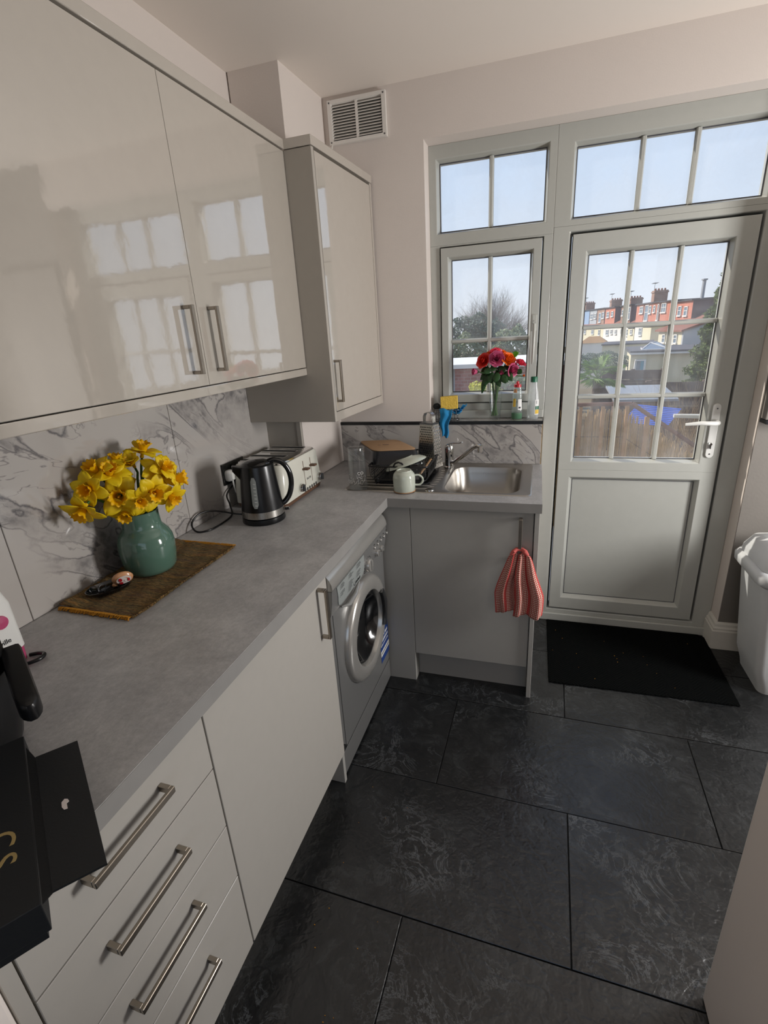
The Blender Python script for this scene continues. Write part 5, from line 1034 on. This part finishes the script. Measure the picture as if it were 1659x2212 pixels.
bl = thing('countertop_blender', (0.10, -1.86, W), 'white kitchen appliance with pink trim and lettering behind the air fryer handle', 'appliance', left=True)
mk('body', MB().loops([sec(0.03, 0.152, -1.885, -1.767, W+0.035, 0.018), sec(0.03, 0.151, -1.885, -1.768, W+0.14, 0.018), sec(0.035, 0.137, -1.880, -1.780, W+0.20, 0.018)], True, True), 'white_plastic', parent=bl, smooth=45)
mk('pink_base', MB().loops([sec(0.035, 0.150, -1.882, -1.770, W+0.001, 0.018), sec(0.034, 0.151, -1.883, -1.769, W+0.0345, 0.018)], True, True), 'pink_band', parent=bl, smooth=45)
mk('pink_button', MB().lathe([(0.015, 0), (0.014, 0.005), (0.0, 0.006)], (0.151, -1.805, W+0.110), 28, rotm('Y', pi/2)), 'pink_band', parent=bl, smooth=45)
text('brand_text', 'Breville', 0.015, (0.1526, -1.842, W+0.060), (0, 1, 0), (0, 0, 1), 'print_dark', bl, ext=0.0004)
o = mk('blender_cable', MB().tube(spline([(0.166, -1.805, W+0.006), (0.182, -1.795, W+0.008), (0.190, -1.778, W+0.008), (0.182, -1.762, W+0.007), (0.164, -1.762, W+0.006), (0.150, -1.772, W+0.006)]), 0.0045, 8), 'black_plastic', at=(0.17, -1.78, W), smooth=60, left=True)
tag(o, 'short thick black cable loop beside the pink trimmed appliance', 'cable')
bxg = thing('gift_box', (0.5, -2.15, W), 'flat black gift box with gold capital letters and an open magnetic side flap', 'box', left=True)
D = Vector((0.824, -0.566, 0)); Nn = Vector((0.566, 0.824, 0))
A = Vector((0.445, -1.994, 0)); B = A+D*0.322
def gp2(p, z): return (p.x, p.y, z)
mk('box_lid', MB().prism([gp2(A, 0)[:2], gp2(A-Nn*0.22, 0)[:2], gp2(B-Nn*0.22, 0)[:2], gp2(B, 0)[:2]], W+0.016, W+0.060), 'black_card', parent=bxg, bevel=0.001)
mk('box_tray', MB().prism([gp2(A-Nn*0.006+D*0.006, 0)[:2], gp2(A-Nn*0.214+D*0.006, 0)[:2], gp2(B-Nn*0.214-D*0.006, 0)[:2], gp2(B-Nn*0.006-D*0.006, 0)[:2]], W+0.0005, W+0.0155), 'black_card', parent=bxg)
F0, F1 = A+Nn*0.012+D*0.068, A+Nn*0.012+D*0.316
mk('flap_hinge', MB().add([gp2(A+D*0.03+Nn*0.0012, W+0.058), gp2(B+Nn*0.0012, W+0.058), gp2(F1, W+0.059), gp2(F0, W+0.059)], [(0, 1, 2, 3)]), 'black_card', parent=bxg, solid=0.001)
mk('side_flap', MB().add([gp2(F0, W+0.0600), gp2(F1, W+0.0600), gp2(F1+Nn*0.055+D*0.006, W+0.0605), gp2(F0+Nn*0.055+D*0.006, W+0.0605)], [(0, 1, 2, 3)]), 'black_card', parent=bxg, solid=0.003)
ftc = A+D*0.195+Nn*0.038
mk('glue_dot', MB().prism([(ftc.x+0.010*D.x*c1+0.005*Nn.x*s1, ftc.y+0.010*D.y*c1+0.005*Nn.y*s1) for c1, s1 in ((-1, 0), (-0.7, 0.7), (-0.2, 0.9), (0.0, 0.3), (0.5, 0.3), (1, 0.3), (0.9, -0.5), (0.3, -0.9), (-0.6, -0.8))], W+0.0622, W+0.0628), 'patch_white', parent=bxg)
for i, (ch, dd_) in enumerate((('C', 0.185), ('S', 0.225))):
    p = A+D*dd_-Nn*0.050; text('gold_letter', ch, 0.046, (p.x, p.y, W+0.0602), D, Nn, 'gold_print', bxg, ext=0.0003)

# ---------------------------------------------------------------- unseen fill light added on the right wall, imitating a sun patch
cl_ = thing('fill_light', (3.05, -0.80, 1.32), 'rectangular fill light added on the right wall beyond the bin, out of view', 'lamp')
mk('fill_housing', MB().box(3.035, 3.0495, -1.0, -0.6, 0.92, 1.72), 'white_plastic', parent=cl_, bevel=0.004)
ld = bpy.data.lights.new('fill_panel', 'AREA'); ld.shape = 'RECTANGLE'; ld.size = 0.75; ld.size_y = 0.36; ld.energy = FILL_LIGHT_WATTS; ld.color = (1.0, 0.98, 0.965)
lo = bpy.data.objects.new('fill_panel', ld); col.objects.link(lo); lo.parent = cl_; lo.location = (-0.025, 0, 0); lo.rotation_euler = (0, radians(90), 0)

# ---------------------------------------------------------------- outdoors
m_brick('red_brick', '#b86a56', '#c47862', '#c09888', 2.2); m_brick('brown_brick', '#8f6c5e', '#9c7866', '#9c887c', 2.2); m_brick('near_brick', '#8f5f56', '#a3716a', '#a08a84', 4.5)
M('render_white', '#dcdad6', 0.9); M('render_cream', '#d8d0b4', 0.9); M('render_grey', '#a9adb3', 0.9); M('render_blue', '#8fa6c4', 0.9); M('felt_roof', '#4b4a50', 0.9); M('dark_brick', '#55434a', 0.9, var=0.2, vscale=3)
M('tile_roof', '#8a5a4a', 0.9, var=0.2, vscale=6); M('house_glass', '#6f7f8f', 0.1); M('fence_wood', '#5b4a42', 0.9, var=0.25, vscale=6); M('rust_pole', '#6f4a38', 0.7, var=0.2, vscale=12); M('post_wood', '#9a7448', 0.85, var=0.2, vscale=12)
M('reed', '#b79a6a', 0.9, var=0.3, vscale=14); M('twig', '#b89c74', 0.9, var=0.2, vscale=8); M('grey_twig', '#8a8078', 0.9, var=0.15, vscale=2); M('bark', '#5a4c40', 0.95, var=0.2); M('soil', '#6c6048', 0.95, var=0.3, vscale=0.6); M('lead_grey', '#8b8f94', 0.6); M('tarp_blue', '#1552b8', 0.5); M('teal_paint', '#3f8fa8', 0.5)
m_leaf('conifer_green', '#26401a', '#6d7f2a', 0.2, 0.7, 2.5); m_leaf('hedge_green', '#5d6c50', '#97a07a', 0.25, 0.7, 1.5); m_leaf('bush_dark', '#44544a', '#6c7c68', 0.2, 0.7, 1.5); m_leaf('palm_green', '#35591c', '#86a838', 0.35, 0.45, 6); m_leaf('variegated', '#8a9a3a', '#e3d85a', 0.3, 0.6, 20)  # hedge and bush greens paled, haze put into their colour
HP = Vector((18.48, 57.13, 0)); HT = Vector((-0.168, 0.986, 0)).normalized(); HN = Vector((-HT.y, HT.x, 0))
HM = Matrix(((HT.x, HN.x, 0, HP.x), (HT.y, HN.y, 0, HP.y), (0, 0, 1, 0), (0, 0, 0, 1)))
def hb(mb, s0, s1, o0, o1, z0, z1): return mb.box(s0, s1, o0, o1, z0, z1, HM)
def hwin(parent, s0, s1, o, z0, z1, cols=1, name='window', fm='render_white'):
    m = MB(); t = 0.09
    hb(m, s0, s0+t, o, o+0.08, z0, z1); hb(m, s1-t, s1, o, o+0.08, z0, z1); hb(m, s0, s1, o, o+0.08, z1-t, z1); hb(m, s0-0.08, s1+0.08, o, o+0.14, z0-0.06, z0+t)
    for k in range(1, cols+1): s = s0+(s1-s0)*k/(cols+1); hb(m, s-0.04, s+0.04, o, o+0.08, z0, z1)
    hb(m, s0, s1, o, o+0.07, z0+(z1-z0)*0.55-0.03, z0+(z1-z0)*0.55+0.03)
    f = mk(name, m, fm, parent=parent); g = mk('window_pane', hb(MB(), s0+t*0.5, s1-t*0.5, o+0.005, o+0.02, z0+0.03, z1-0.03), 'house_glass', parent=f); return f
def house(s0, s1, wallm, dorm, dormm, label, wins_low, wins_up, chim=None, outr=None, side='dark_brick'):
    b = HP+HT*(s0+s1)/2-HN*4; t = thing('terraced_house', (b.x, b.y, -5.0), label, 'house', 'terrace of houses beyond the gardens')
    mk('wall', hb(MB(), s0, s1-0.02, -8, 0, -5, 0.75), wallm, parent=t)
    pts = [(0.35, 0.60), (-4.2, 3.15), (-8.3, 0.60), (-8.3, 0.72), (-4.2, 3.32), (0.35, 0.78)]
    mk('roof', MB().loops([[tuple(HM @ Vector((s, o, z))) for o, z in pts] for s in (s0, s1-0.02)], True, True), 'tile_roof', parent=t)
    if dorm:
        d0, d1, zt = dorm
        d = mk('dormer', hb(MB(), d0, d1, -4, 0.02, 0.78, zt), dormm, parent=t)
        mk('dormer_cheek', hb(MB(), d0-0.03, d0-0.001, -4, 0.0, 0.78, zt), side, parent=t)
        mk('flat_roof', hb(MB(), d0-0.15, d1+0.1, -4.6, 0.25, zt, zt+0.14), 'felt_roof', parent=t)
        for w_ in wins_up: hwin(d, w_[0], w_[1], 0.03, w_[2], w_[3], w_[4] if len(w_) > 4 else 0)
    for w_ in wins_low: hwin(t, w_[0], w_[1], w_[4] if len(w_) > 4 else 0.01, w_[2], w_[3], 1)
    if chim:
        cs, co, z1_ = chim; c = mk('chimney', hb(hb(MB(), cs, cs+1.0, co-1.7, co, 2.6, z1_), cs-0.08, cs+1.08, co-1.78, co+0.08, z1_-0.3, z1_-0.12), 'brown_brick', parent=t)
        for k in range(4):
            p = HM @ Vector((cs+0.5, co-0.25-0.4*k, z1_)); mk('chimney_pot', MB().lathe([(0.14, 0), (0.11, 0.25)], tuple(p), 10), 'tile_roof', parent=c)
        p = HM @ Vector((cs+0.5, co-0.1, z1_)); am = MB().tube([tuple(p), tuple(p+Vector((0, 0, 1.0)))], 0.02, 4)
        for k in range(4): q_ = p+Vector((0, 0, 0.95-0.02*k))+HT*(0.25*k-0.4); am.tube([tuple(q_-HN*0.35), tuple(q_+HN*0.35)], 0.015, 4)
        am.tube([tuple(p+Vector((0, 0, 0.95))-HT*0.5), tuple(p+Vector((0, 0, 0.95))+HT*0.5)], 0.015, 4); mk('aerial', am, 'gap_dark', parent=c)
    if outr:
        o_ = mk('outrigger', hb(MB(), outr[0], outr[1], 0.02, outr[2], -5, outr[3]), outr[4], parent=t)
        mk('outrigger_roof', hb(MB(), outr[0]-0.1, outr[1]+0.1, 0.02, outr[2]+0.12, outr[3], outr[3]+0.12), 'felt_roof', parent=t)
    return t
house(5.2, 11.0, 'render_cream', (6.9, 10.9, 3.05), 'red_brick', 'nearest terraced house with a red brick dormer, two arched windows and a dark cheek', [], [(9.5, 10.4, 1.5, 2.6), (7.9, 8.8, 1.45, 2.5)])
house(11.0, 15.9, 'render_cream', (12.0, 15.7, 3.25), 'red_brick', 'terraced house with one white casement in a red brick dormer', [], [(13.9, 15.4, 2.0, 3.15, 1)], outr=(9.9, 12.6, 3.0, 0.5, 'render_cream'))
house(15.9, 21.4, 'render_white', (16.0, 21.3, 3.30), 'red_brick', 'terraced house with two glazed balcony doors in its red dormer', [(18.4, 19.5, -0.7, 0.3, 1.02)], [(19.6, 20.9, 1.1, 3.15), (18.7, 19.4, 2.0, 3.0), (17.3, 18.0, 2.1, 3.0), (15.9+0.2, 16.6, 1.1, 3.1)], chim=(20.0, -0.6, 4.9), outr=(18.0, 21.2, 1.0, 0.45, 'render_white'))
house(21.4, 26.4, 'render_cream', (21.5, 24.3, 3.3), 'red_brick', 'terraced house with a small red dormer and orange-cream lower wall', [(22.0, 22.9, -0.6, 0.1, 1.02)], [(21.6, 22.9, 2.1, 3.05, 1)], outr=(21.5, 24.0, 1.0, 0.25, 'render_cream'))
house(26.4, 32.0, 'render_white', (26.6, 31.0, 3.4), 'brown_brick', 'terraced house with a brown dormer and bright white lower wall', [(26.5, 27.9, -0.9, 0.1, 0.02), (29.5, 30.2, -0.7, 0.1, 0.02)], [(26.7, 27.4, 1.4, 3.2), (29.3, 30.5, 2.0, 2.9)], chim=(29.0, -0.6, 4.5))
house(32.0, 39.6, 'render_white', (34.0, 39.2, 3.4), 'red_brick', 'terraced house with a brown-red dormer, two small windows and a dark side', [(32.2, 33.1, -0.7, 0, 0.02), (34.3, 35.4, -0.7, 0, 0.02), (36.4, 37.9, -0.9, 0, 0.02)], [(36.9, 38.3, 1.9, 2.85, 1), (34.7, 35.8, 2.0, 2.85)], chim=(38.4, -0.6, 4.7))
house(39.6, 44.4, 'render_cream', (39.7, 44.2, 3.45), 'brown_brick', 'terraced house with a brown dormer holding a door and a window', [(41.3, 42.5, -1.0, 0, 0.02)], [(41.5, 42.9, 1.2, 2.8), (39.7, 41.0, 1.8, 2.9)])
house(44.4, 49.4, 'render_cream', (44.5, 49.1, 3.45), 'render_grey', 'terraced house with a pale grey dormer and two wide windows', [(45.4, 47.1, -0.8, 0, 0.02)], [(46.6, 48.4, 1.8, 2.8, 1), (44.5+0.1, 45.9, 1.9, 2.8, 1)])
house(49.4, 56.0, 'render_cream', (49.5, 53.5, 3.5), 'render_blue', 'furthest terraced house with a bluish dormer at the left end of the row', [(51.0, 52.5, -0.8, 0, 0.02)], [], chim=(55.0, -0.6, 5.0))
# metal flue
o = mk('metal_flue', hb(hb(MB(), 10.0, 10.35, -2.4, -2.15, 2.9, 5.2), 9.9, 10.45, -2.5, -2.05, 5.2, 5.35), 'lead_grey', at=tuple(HM @ Vector((10.1, -2.2, 3.0)))); tag(o, 'tall thin metal flue rising from the roof of the nearest terraced house', 'flue')
# cream gabled back addition
ga_ = thing('gabled_house', tuple(HM @ Vector((0, 3, -5))), 'cream rendered house wing with a red tiled roof and three sash windows', 'house')
mk('wall', hb(MB(), -3.3, 2.2, 0.5, 5.0, -5, 0.15), 'render_cream', parent=ga_)
mk('side_wall', MB().prism([(5.0, -5), (5.0, 0.15), (2.4, 1.0), (0.5, 0.15), (0.5, -5)], -3.6, -3.31, axis='x', m=HM), 'render_grey', parent=ga_)
mk('roof', MB().loops([[tuple(HM @ Vector((s, o_, z))) for o_, z in ((5.3, 0.10), (2.4, 1.0), (0.3, 0.30), (0.3, 0.45), (2.4, 1.2), (5.3, 0.26))] for s in (-3.8, 2.5)], True, True), 'tile_roof', parent=ga_)
for a, b in ((0.3, 1.1), (-0.95, -0.1), (-2.45, -1.65)): hwin(ga_, a, b, 5.01, -1.0, -0.15, 0)
# middle-distance buildings
fe = thing('flat_extension', (6.7, 37, -3), 'low cream flat-roofed extension in front of the terrace', 'extension')
mk('wall', MB().prism([(5.28, 35.4), (8.3, 34.9), (9.0, 39.0), (6.0, 39.5)], -3, -0.06), 'render_cream', parent=fe)
mk('flat_roof', MB().prism([(5.2, 35.3), (8.35, 34.8), (9.1, 39.1), (5.9, 39.6)], -0.06, 0.02), 'felt_roof', parent=fe)
cs_ = thing('conservatory', (5.3, 43, -3), 'small conservatory with a pale hipped glass roof beyond the palm', 'conservatory')
mk('wall', MB().prism([(4.4, 42.4), (6.3, 42.2), (6.6, 45), (4.7, 45.2)], -3, -0.12), 'render_white', parent=cs_)
mk('glass_roof', MB().add([(4.3, 42.3, -0.12), (6.4, 42.1, -0.12), (6.7, 45.1, -0.12), (4.6, 45.3, -0.12), (5.1, 43.7, 0.35), (5.9, 43.6, 0.35)], [(0, 1, 5, 4), (1, 2, 5), (2, 3, 4, 5), (3, 0, 4), (3, 2, 1, 0)]), 'post_wood', parent=cs_)
gx_ = thing('garden_extension', (6.6, 26.5, -3), 'white single-storey extension with a dark flat roof and teal framed glass doors', 'extension')
mk('wall', MB().prism([(5.53, 25.3), (6.45, 25.14), (9.5, 24.6), (9.9, 29), (6.0, 29.6)], -3, -0.02), 'render_cream', parent=gx_)
mk('flat_roof', MB().prism([(5.46, 25.15), (6.35, 24.95), (9.6, 24.35), (10.0, 29.2), (5.9, 29.8)], -0.10, 0.05), 'felt_roof', parent=gx_)
mk('fascia', MB().prism([(5.45, 25.13), (9.6, 24.33), (9.6, 24.30), (5.45, 25.10)], -0.12, -0.04), 'render_white', parent=gx_)
gdm = mk('glazed_door', MB().box(5.70, 5.78, 25.08, 25.26, -1.5, -0.38).box(6.10, 6.18, 25.0, 25.18, -1.5, -0.38).box(5.70, 6.18, 25.02, 25.2, -0.42, -0.36), 'render_white', parent=gx_)
mk('door_glass', MB().box(5.78, 5.96, 25.06, 25.2, -1.5, -0.42), 'house_glass', parent=gdm); mk('curtain', MB().box(5.96, 6.10, 25.05, 25.19, -1.5, -0.42), 'teal_paint', parent=gdm)
ln = mk('roof_lantern', MB().add([(6.02, 25.6, 0.06), (7.2, 25.4, 0.06), (7.5, 27.2, 0.06), (6.3, 27.4, 0.06), (6.5, 26.2, 0.36), (6.9, 26.9, 0.36)], [(0, 1, 4), (1, 2, 5, 4), (2, 3, 5), (3, 0, 4, 5), (3, 2, 1, 0)]), 'house_glass', parent=gx_)
lr = MB()
for a, b in (((6.02, 25.6, 0.07), (6.5, 26.2, 0.37)), ((7.2, 25.4, 0.07), (6.5, 26.2, 0.37)), ((6.5, 26.2, 0.37), (6.9, 26.9, 0.37)), ((7.5, 27.2, 0.07), (6.9, 26.9, 0.37)), ((6.02, 25.6, 0.07), (7.2, 25.4, 0.07)), ((6.02, 25.6, 0.07), (6.3, 27.4, 0.07))): lr.tube([a, b], 0.025, 5)
mk('lantern_bars', lr, 'render_white', parent=ln)
# ground
def gz_(x, y): return -0.9 if y < 4 else -0.9-3.9*min(1, (y-4)/40)
gm = MB().grid(lambda u, v: (-45+110*u, 0.2+150*v*v, gz_(0, 0.2+150*v*v)), 12, 40)
o = mk('ground', gm, 'soil', at=(0, 20, -0.9), smooth=0); tag(o, 'gardens and earth sloping away below the window', 'ground', kind='structure')
def leafcloud(mb, rng, n, f, s0, s1):
    for k in range(n):
        p = Vector(f(rng)); a = Vector((rng.uniform(-1, 1), rng.uniform(-1, 1), rng.uniform(-1, 1))).normalized(); b = a.orthogonal().normalized(); s = rng.uniform(s0, s1)
        mb.add([tuple(p-a*s), tuple(p+b*s*0.5), tuple(p+a*s), tuple(p-b*s*0.5)], [(0, 1, 2, 3)])
    return mb
def blob(c, r):
    def f(rng):
        while True:
            v = Vector((rng.uniform(-1, 1), rng.uniform(-1, 1), rng.uniform(-1, 1)))
            if 0.15 < v.length < 1: break
        v = v*(1/max(v.length, 1e-3))*(0.55+0.45*v.length)
        return (c[0]+v.x*r[0]*(1+0.16*sin(v.z*9+v.x*7)), c[1]+v.y*r[1], c[2]+v.z*r[2]*(1+0.14*sin(v.x*8)))
    return f
rng = random.Random(31)
def bush(name, c, r, n, s0, s1, mat, label, cat):
    t = thing(name, (c[0], c[1], gz_(*c[:2])), label, cat)
    mk('foliage', leafcloud(MB(), rng, n, blob(c, r), s0, s1), mat, parent=t)
    mk('stem', MB().tube([(c[0], c[1], gz_(*c[:2])), tuple(c)], 0.05*max(r), 6), 'bark', parent=t)
bush('evergreen_bush', (0.15, 20.5, 0.5), (0.95, 0.8, 1.0), 3800, 0.05, 0.11, 'hedge_green', 'olive green leafy bush on the right side of the window view', 'bush')
bush('evergreen_bush', (-0.85, 22.5, 0.6), (0.42, 0.6, 1.25), 3000, 0.05, 0.11, 'bush_dark', 'dark ivy-clad column behind the middle glazing bar', 'bush')
bush('evergreen_bush', (-2.2, 21.0, 0.2), (1.2, 0.8, 1.1), 3600, 0.05, 0.11, 'hedge_green', 'haze-coloured grey-green thicket on the left side of the window view', 'bush')
bush('evergreen_bush', (-2.5, 29.0, 1.4), (1.6, 1.0, 0.9), 3000, 0.06, 0.13, 'bush_dark', 'distant dark evergreen crown below the bare tree', 'bush')
bush('garden_hedge', (4.5, 27.5, -0.55), (1.5, 0.8, 0.5), 3200, 0.03, 0.08, 'bush_dark', 'clipped brownish hedge behind the palm', 'hedge')
bush('variegated_bush', (0.62, 3.3, 0.78), (0.22, 0.22, 0.22), 1500, 0.012, 0.025, 'variegated', 'yellow-green variegated bush just outside the window, beside the vase', 'bush')
bush('variegated_bush', (0.80, 6.0, 0.55), (0.5, 0.3, 0.25), 1500, 0.02, 0.04, 'hedge_green', 'low green bush in front of the brick outbuilding', 'bush')
co = thing('conifer', (8.0, 20.8, gz_(8, 20.8)), 'tall green conifer at the right of the door view, hiding the end of the terrace', 'conifer')
def fcone(rng):
    z = rng.uniform(-1.6, 3.2); R_ = 1.15*(1-(z+1.6)/5.4)**0.8*(1+0.15*sin(z*9)); a = rng.uniform(0, 2*pi); q_ = R_*math.sqrt(rng.uniform(0.45, 1.0))*(1+0.15*sin(a*5+z*4))
    return (8.02+q_*cos(a), 20.85+q_*sin(a), z)
mk('foliage', leafcloud(MB(), rng, 11000, fcone, 0.05, 0.12), 'conifer_green', parent=co); mk('trunk', MB().tube([(8.02, 20.85, gz_(8, 20.8)), (8.02, 20.85, 3.0)], [0.15, 0.02], 8), 'bark', parent=co)
def branch(mb, rng, p, d, ln, r, dep, up=0.25, spread=0.55, nseg=4):
    pts = [p]; rs = [r]
    for k in range(nseg):
        d = (d+Vector((rng.uniform(-1, 1), rng.uniform(-1, 1), rng.uniform(-.5, 1)*up*2))*0.14).normalized(); p = p+d*(ln/nseg); pts.append(p); rs.append(r*(1-0.6*(k+1)/nseg))
        if dep > 0:
            for q_ in range(3 if dep > 1 and spread > 0.7 else 2 if dep > 1 else 3):
                dd = (d+Vector((rng.uniform(-1, 1), rng.uniform(-1, 1), rng.uniform(-.4, .9)))*spread).normalized()
                branch(mb, rng, p, dd, ln*rng.uniform(0.42, 0.62), rs[-1]*0.55, dep-1, up, spread, 3)
    mb.tube(pts, rs, 3, caps=False)
bt = thing('bare_tree', (-1.6, 32.5, gz_(0, 32.5)), 'large bare winter tree with a rounded twiggy crown in the window', 'tree')
tb = MB(); p0 = Vector((-1.75, 32.5, 0.2)); tb.tube([(-1.75, 32.5, gz_(0, 32.5)), tuple(p0)], [0.22, 0.16], 6)
for k in range(26):
    a = 2*pi*k/26*3.7; el = rng.uniform(0.25, 1.45); branch(tb, rng, p0, Vector((cos(a)*cos(el)*1.0, sin(a)*cos(el)*0.7, sin(el))), 2.15*rng.uniform(0.85, 1.05), 0.04, 3, 0.1, 0.75)
mk('branches', tb, 'grey_twig', parent=bt)
def shrub(loc, n, h, sp, r, mat, label, name='bare_shrub', dep=2):
    t = thing(name, loc, label, 'shrub'); m = MB()
    for k in range(n):
        a = rng.uniform(0, 2*pi); q_ = rng.uniform(0, sp*0.5); p = Vector(loc)+Vector((cos(a)*q_, sin(a)*q_, 0))
        d = Vector((cos(a)*rng.uniform(0, 0.35), sin(a)*rng.uniform(0, 0.35), 1)).normalized(); branch(m, rng, p, d, h*rng.uniform(0.65, 1.0), r, dep, 0.3, 0.5)
    mk('branches', m, mat, parent=t)
shrub((2.66, 3.10, -0.9), 46, 1.22, 0.62, 0.007, 'twig', 'tall bare tan shrub filling the right side of the door glass')
shrub((2.50, 2.35, -0.9), 8, 1.12, 0.25, 0.012, 'twig', 'near bare shrub with thick curved stems behind the handrail')
shrub((0.75, 11.6, -1.6), 26, 1.75, 1.1, 0.012, 'grey_twig', 'pale bare thicket seen in the lower window panes above the brick outbuilding')
shrub((-1.0, 9.4, -1.4), 18, 1.6, 0.6, 0.012, 'grey_twig', 'thin bare stems at the left of the lower window panes')
shrub((0.93, 4.0, -0.9), 8, 1.15, 0.25, 0.006, 'grey_twig', 'small bare bush with arching twigs behind the bottles')
ob = thing('brick_outbuilding', (0.5, 7.5, -1.2), 'low red brick outbuilding with a white coping outside the window', 'outbuilding')
mk('wall', MB().box(-0.22, 1.6, 6.5, 8.5, -1.3, 0.895), 'near_brick', parent=ob); mk('coping', MB().box(-0.6, 1.7, 6.4, 8.6, 0.897, 0.965), 'render_white', parent=ob)
mk('side_block', MB().box(-0.60, -0.222, 6.6, 8.4, -1.3, 0.895), 'render_grey', parent=ob)
def board_fence(name, label, x0, y0, x1, y1, z0, z1, n):
    t = thing(name, ((x0+x1)/2, (y0+y1)/2, z0), label, 'fence'); d = Vector((x1-x0, y1-y0, 0)); dn = d.normalized(); s = Vector((-dn.y, dn.x, 0))
    for k in range(n):
        h = (z1-z0)/n; a = Vector((x0, y0, z0+k*h)); m = Matrix(((dn.x, s.x, 0, a.x), (dn.y, s.y, 0, a.y), (0, 0, 1, a.z), (0, 0, 0, 1)))
        mk('board', MB().box(0, d.length, -0.01-0.006*(k % 2), 0.01, 0.004, h-0.004, m), 'fence_wood', parent=t)
    for k in range(3): a = Vector((x0, y0, 0))+d*k/2; mk('post', MB().box(a.x-0.05, a.x+0.05, a.y+0.02, a.y+0.12, z0, z1+0.02), 'fence_wood', parent=t)
board_fence('board_fence', 'dark weathered board fence in the middle of the door view', 2.9, 12.5, 4.3, 12.3, -1.2, 0.26, 6)
board_fence('board_fence', 'nearer low dark board fence behind the grey shed roof', 2.3, 8.5, 4.2, 8.3, -1.0, 0.37, 6)
sh = thing('shed', (2.9, 5.8, -0.9), 'grey felt roof of a low shed seen above the reed screen', 'shed')
mk('wall', MB().box(2.3, 2.9, 5.2, 6.0, -0.9, 0.46), 'fence_wood', parent=sh); mk('roof', MB().add([(2.2, 5.1, 0.47), (3.0, 5.1, 0.47), (3.0, 6.1, 0.55), (2.2, 6.1, 0.55), (2.2, 5.1, 0.50), (3.0, 5.1, 0.50), (3.0, 6.1, 0.58), (2.2, 6.1, 0.58)], [(3, 2, 1, 0), (4, 5, 6, 7), (0, 1, 5, 4), (1, 2, 6, 5), (2, 3, 7, 6), (3, 0, 4, 7)]), 'lead_grey', parent=sh)
# palm
pmn = thing('fan_palm', (1.86, 4.1, -0.9), 'green fan palm behind the reed screen', 'palm')
mk('trunk', MB().tube([(1.86, 4.12, -0.9), (1.85, 4.10, 0.0), (1.86, 4.10, 0.88)], [0.055, 0.05, 0.045], 10), 'bark', parent=pmn, smooth=60)
for k in range(17):
    a = 2*pi*k/17*2.4; el = radians(70-6.2*k); d = Vector((cos(a)*cos(el), sin(a)*cos(el)*0.9, sin(el))); b = Vector((1.86, 4.10, 0.90)); hub = b+d*rng.uniform(0.10, 0.16)+Vector((0, 0, 0.02))
    fm = MB().tube([tuple(b), tuple(hub)], 0.006, 5); u = d.cross(Vector((0, 0, 1))).normalized(); nrm = u.cross(d)
    for j in range(19):
        th = radians(-85+170*j/18); dd = (d*cos(th)+u*sin(th)); L = 0.19*(0.75+0.25*cos(th)); s_ = dd.cross(nrm).normalized()*0.0075; m_ = hub+dd*L*0.5; tip = hub+dd*L-Vector((0, 0, 0.025+0.03*rng.random()))
        fm.add([tuple(hub-s_*0.4), tuple(m_-s_+nrm*0.002), tuple(tip), tuple(m_+s_+nrm*0.002), tuple(hub+s_*0.4)], [(0, 1, 2, 3, 4)])
    mk('frond', fm, 'palm_green', parent=pmn)
# handrail and reed screen
hr = thing('handrail', (1.8, 1.6, -0.9), 'rust brown handrail on wooden posts outside the door', 'handrail')
mk('rail', MB().tube([(1.22, 1.60, 0.953), (1.845, 1.60, 0.957)], 0.014, 10), 'rust_pole', parent=hr, smooth=60); mk('sloping_rail', MB().tube([(1.85, 1.60, 0.955), (2.62, 1.60, 0.42)], 0.015, 10), 'rust_pole', parent=hr, smooth=60)
for x in (1.50, 1.655, 1.82): mk('post', MB().box(x-0.011, x+0.011, 1.585, 1.618, -0.9, 0.94), 'post_wood', parent=hr)
mk('post', MB().box(1.945, 1.975, 1.585, 1.618, -0.9, 0.86), 'post_wood', parent=hr)
mk('outer_step', MB().box(1.15, 2.3, 0.175, 1.55, -0.9, -0.02), 'lead_grey', parent=hr)
rs_ = thing('reed_screen', (1.9, 1.66, -0.9), 'split reed screen tied along the handrail', 'reed screen')
rm_ = MB()
for k in range(640):
    x = 1.15+1.55*k/639; top = (0.895 if x < 1.82 else 0.895-0.70*(x-1.82))+rng.uniform(-0.045, 0.02); dx = rng.uniform(-0.012, 0.012)
    rm_.tube([(x, 1.655+rng.uniform(-.004, .004), -0.6), (x+dx, 1.655+rng.uniform(-.006, .006), top)], rng.uniform(0.0018, 0.0034), 4, caps=False)
mk('reeds', rm_, 'reed', parent=rs_)['kind'] = 'stuff'
for z in (0.70, 0.52): mk('tie_wire', MB().tube([(1.15, 1.650, z), (1.82, 1.650, z), (2.7, 1.650, z-0.6)], 0.0015, 4), 'gap_dark', parent=rs_)
tpm = thing('blue_canopy', (2.1, 2.05, 0.7), 'bright blue striped plastic sheet behind the reed screen', 'sheet')
def f(u, v): return (1.86+0.34*u+0.16*v, 2.04+0.30*v, 0.845-0.13*u*0.2-0.10*(1-v)-0.015*u)
m = MB()
for k in range(11):
    v0 = k/11; m.add([f(0, v0), f(1, v0), f(1, v0+0.062), f(0, v0+0.062)], [(0, 1, 2, 3)])
mk('slats', m, 'tarp_blue', parent=tpm, solid=0.003)

# ---------------------------------------------------------------- bring the left run into line with its wall
bpy.context.view_layer.update()
RZ = Matrix.Rotation(TH, 4, 'Z')
for o in list(scn.objects):
    if o.get('_l') and o.parent is None:
        p = RZ @ o.location; o.location = p+Vector((0, 0.008, 0)); o.rotation_euler.z += TH
    if o.get('_l'): del o['_l']
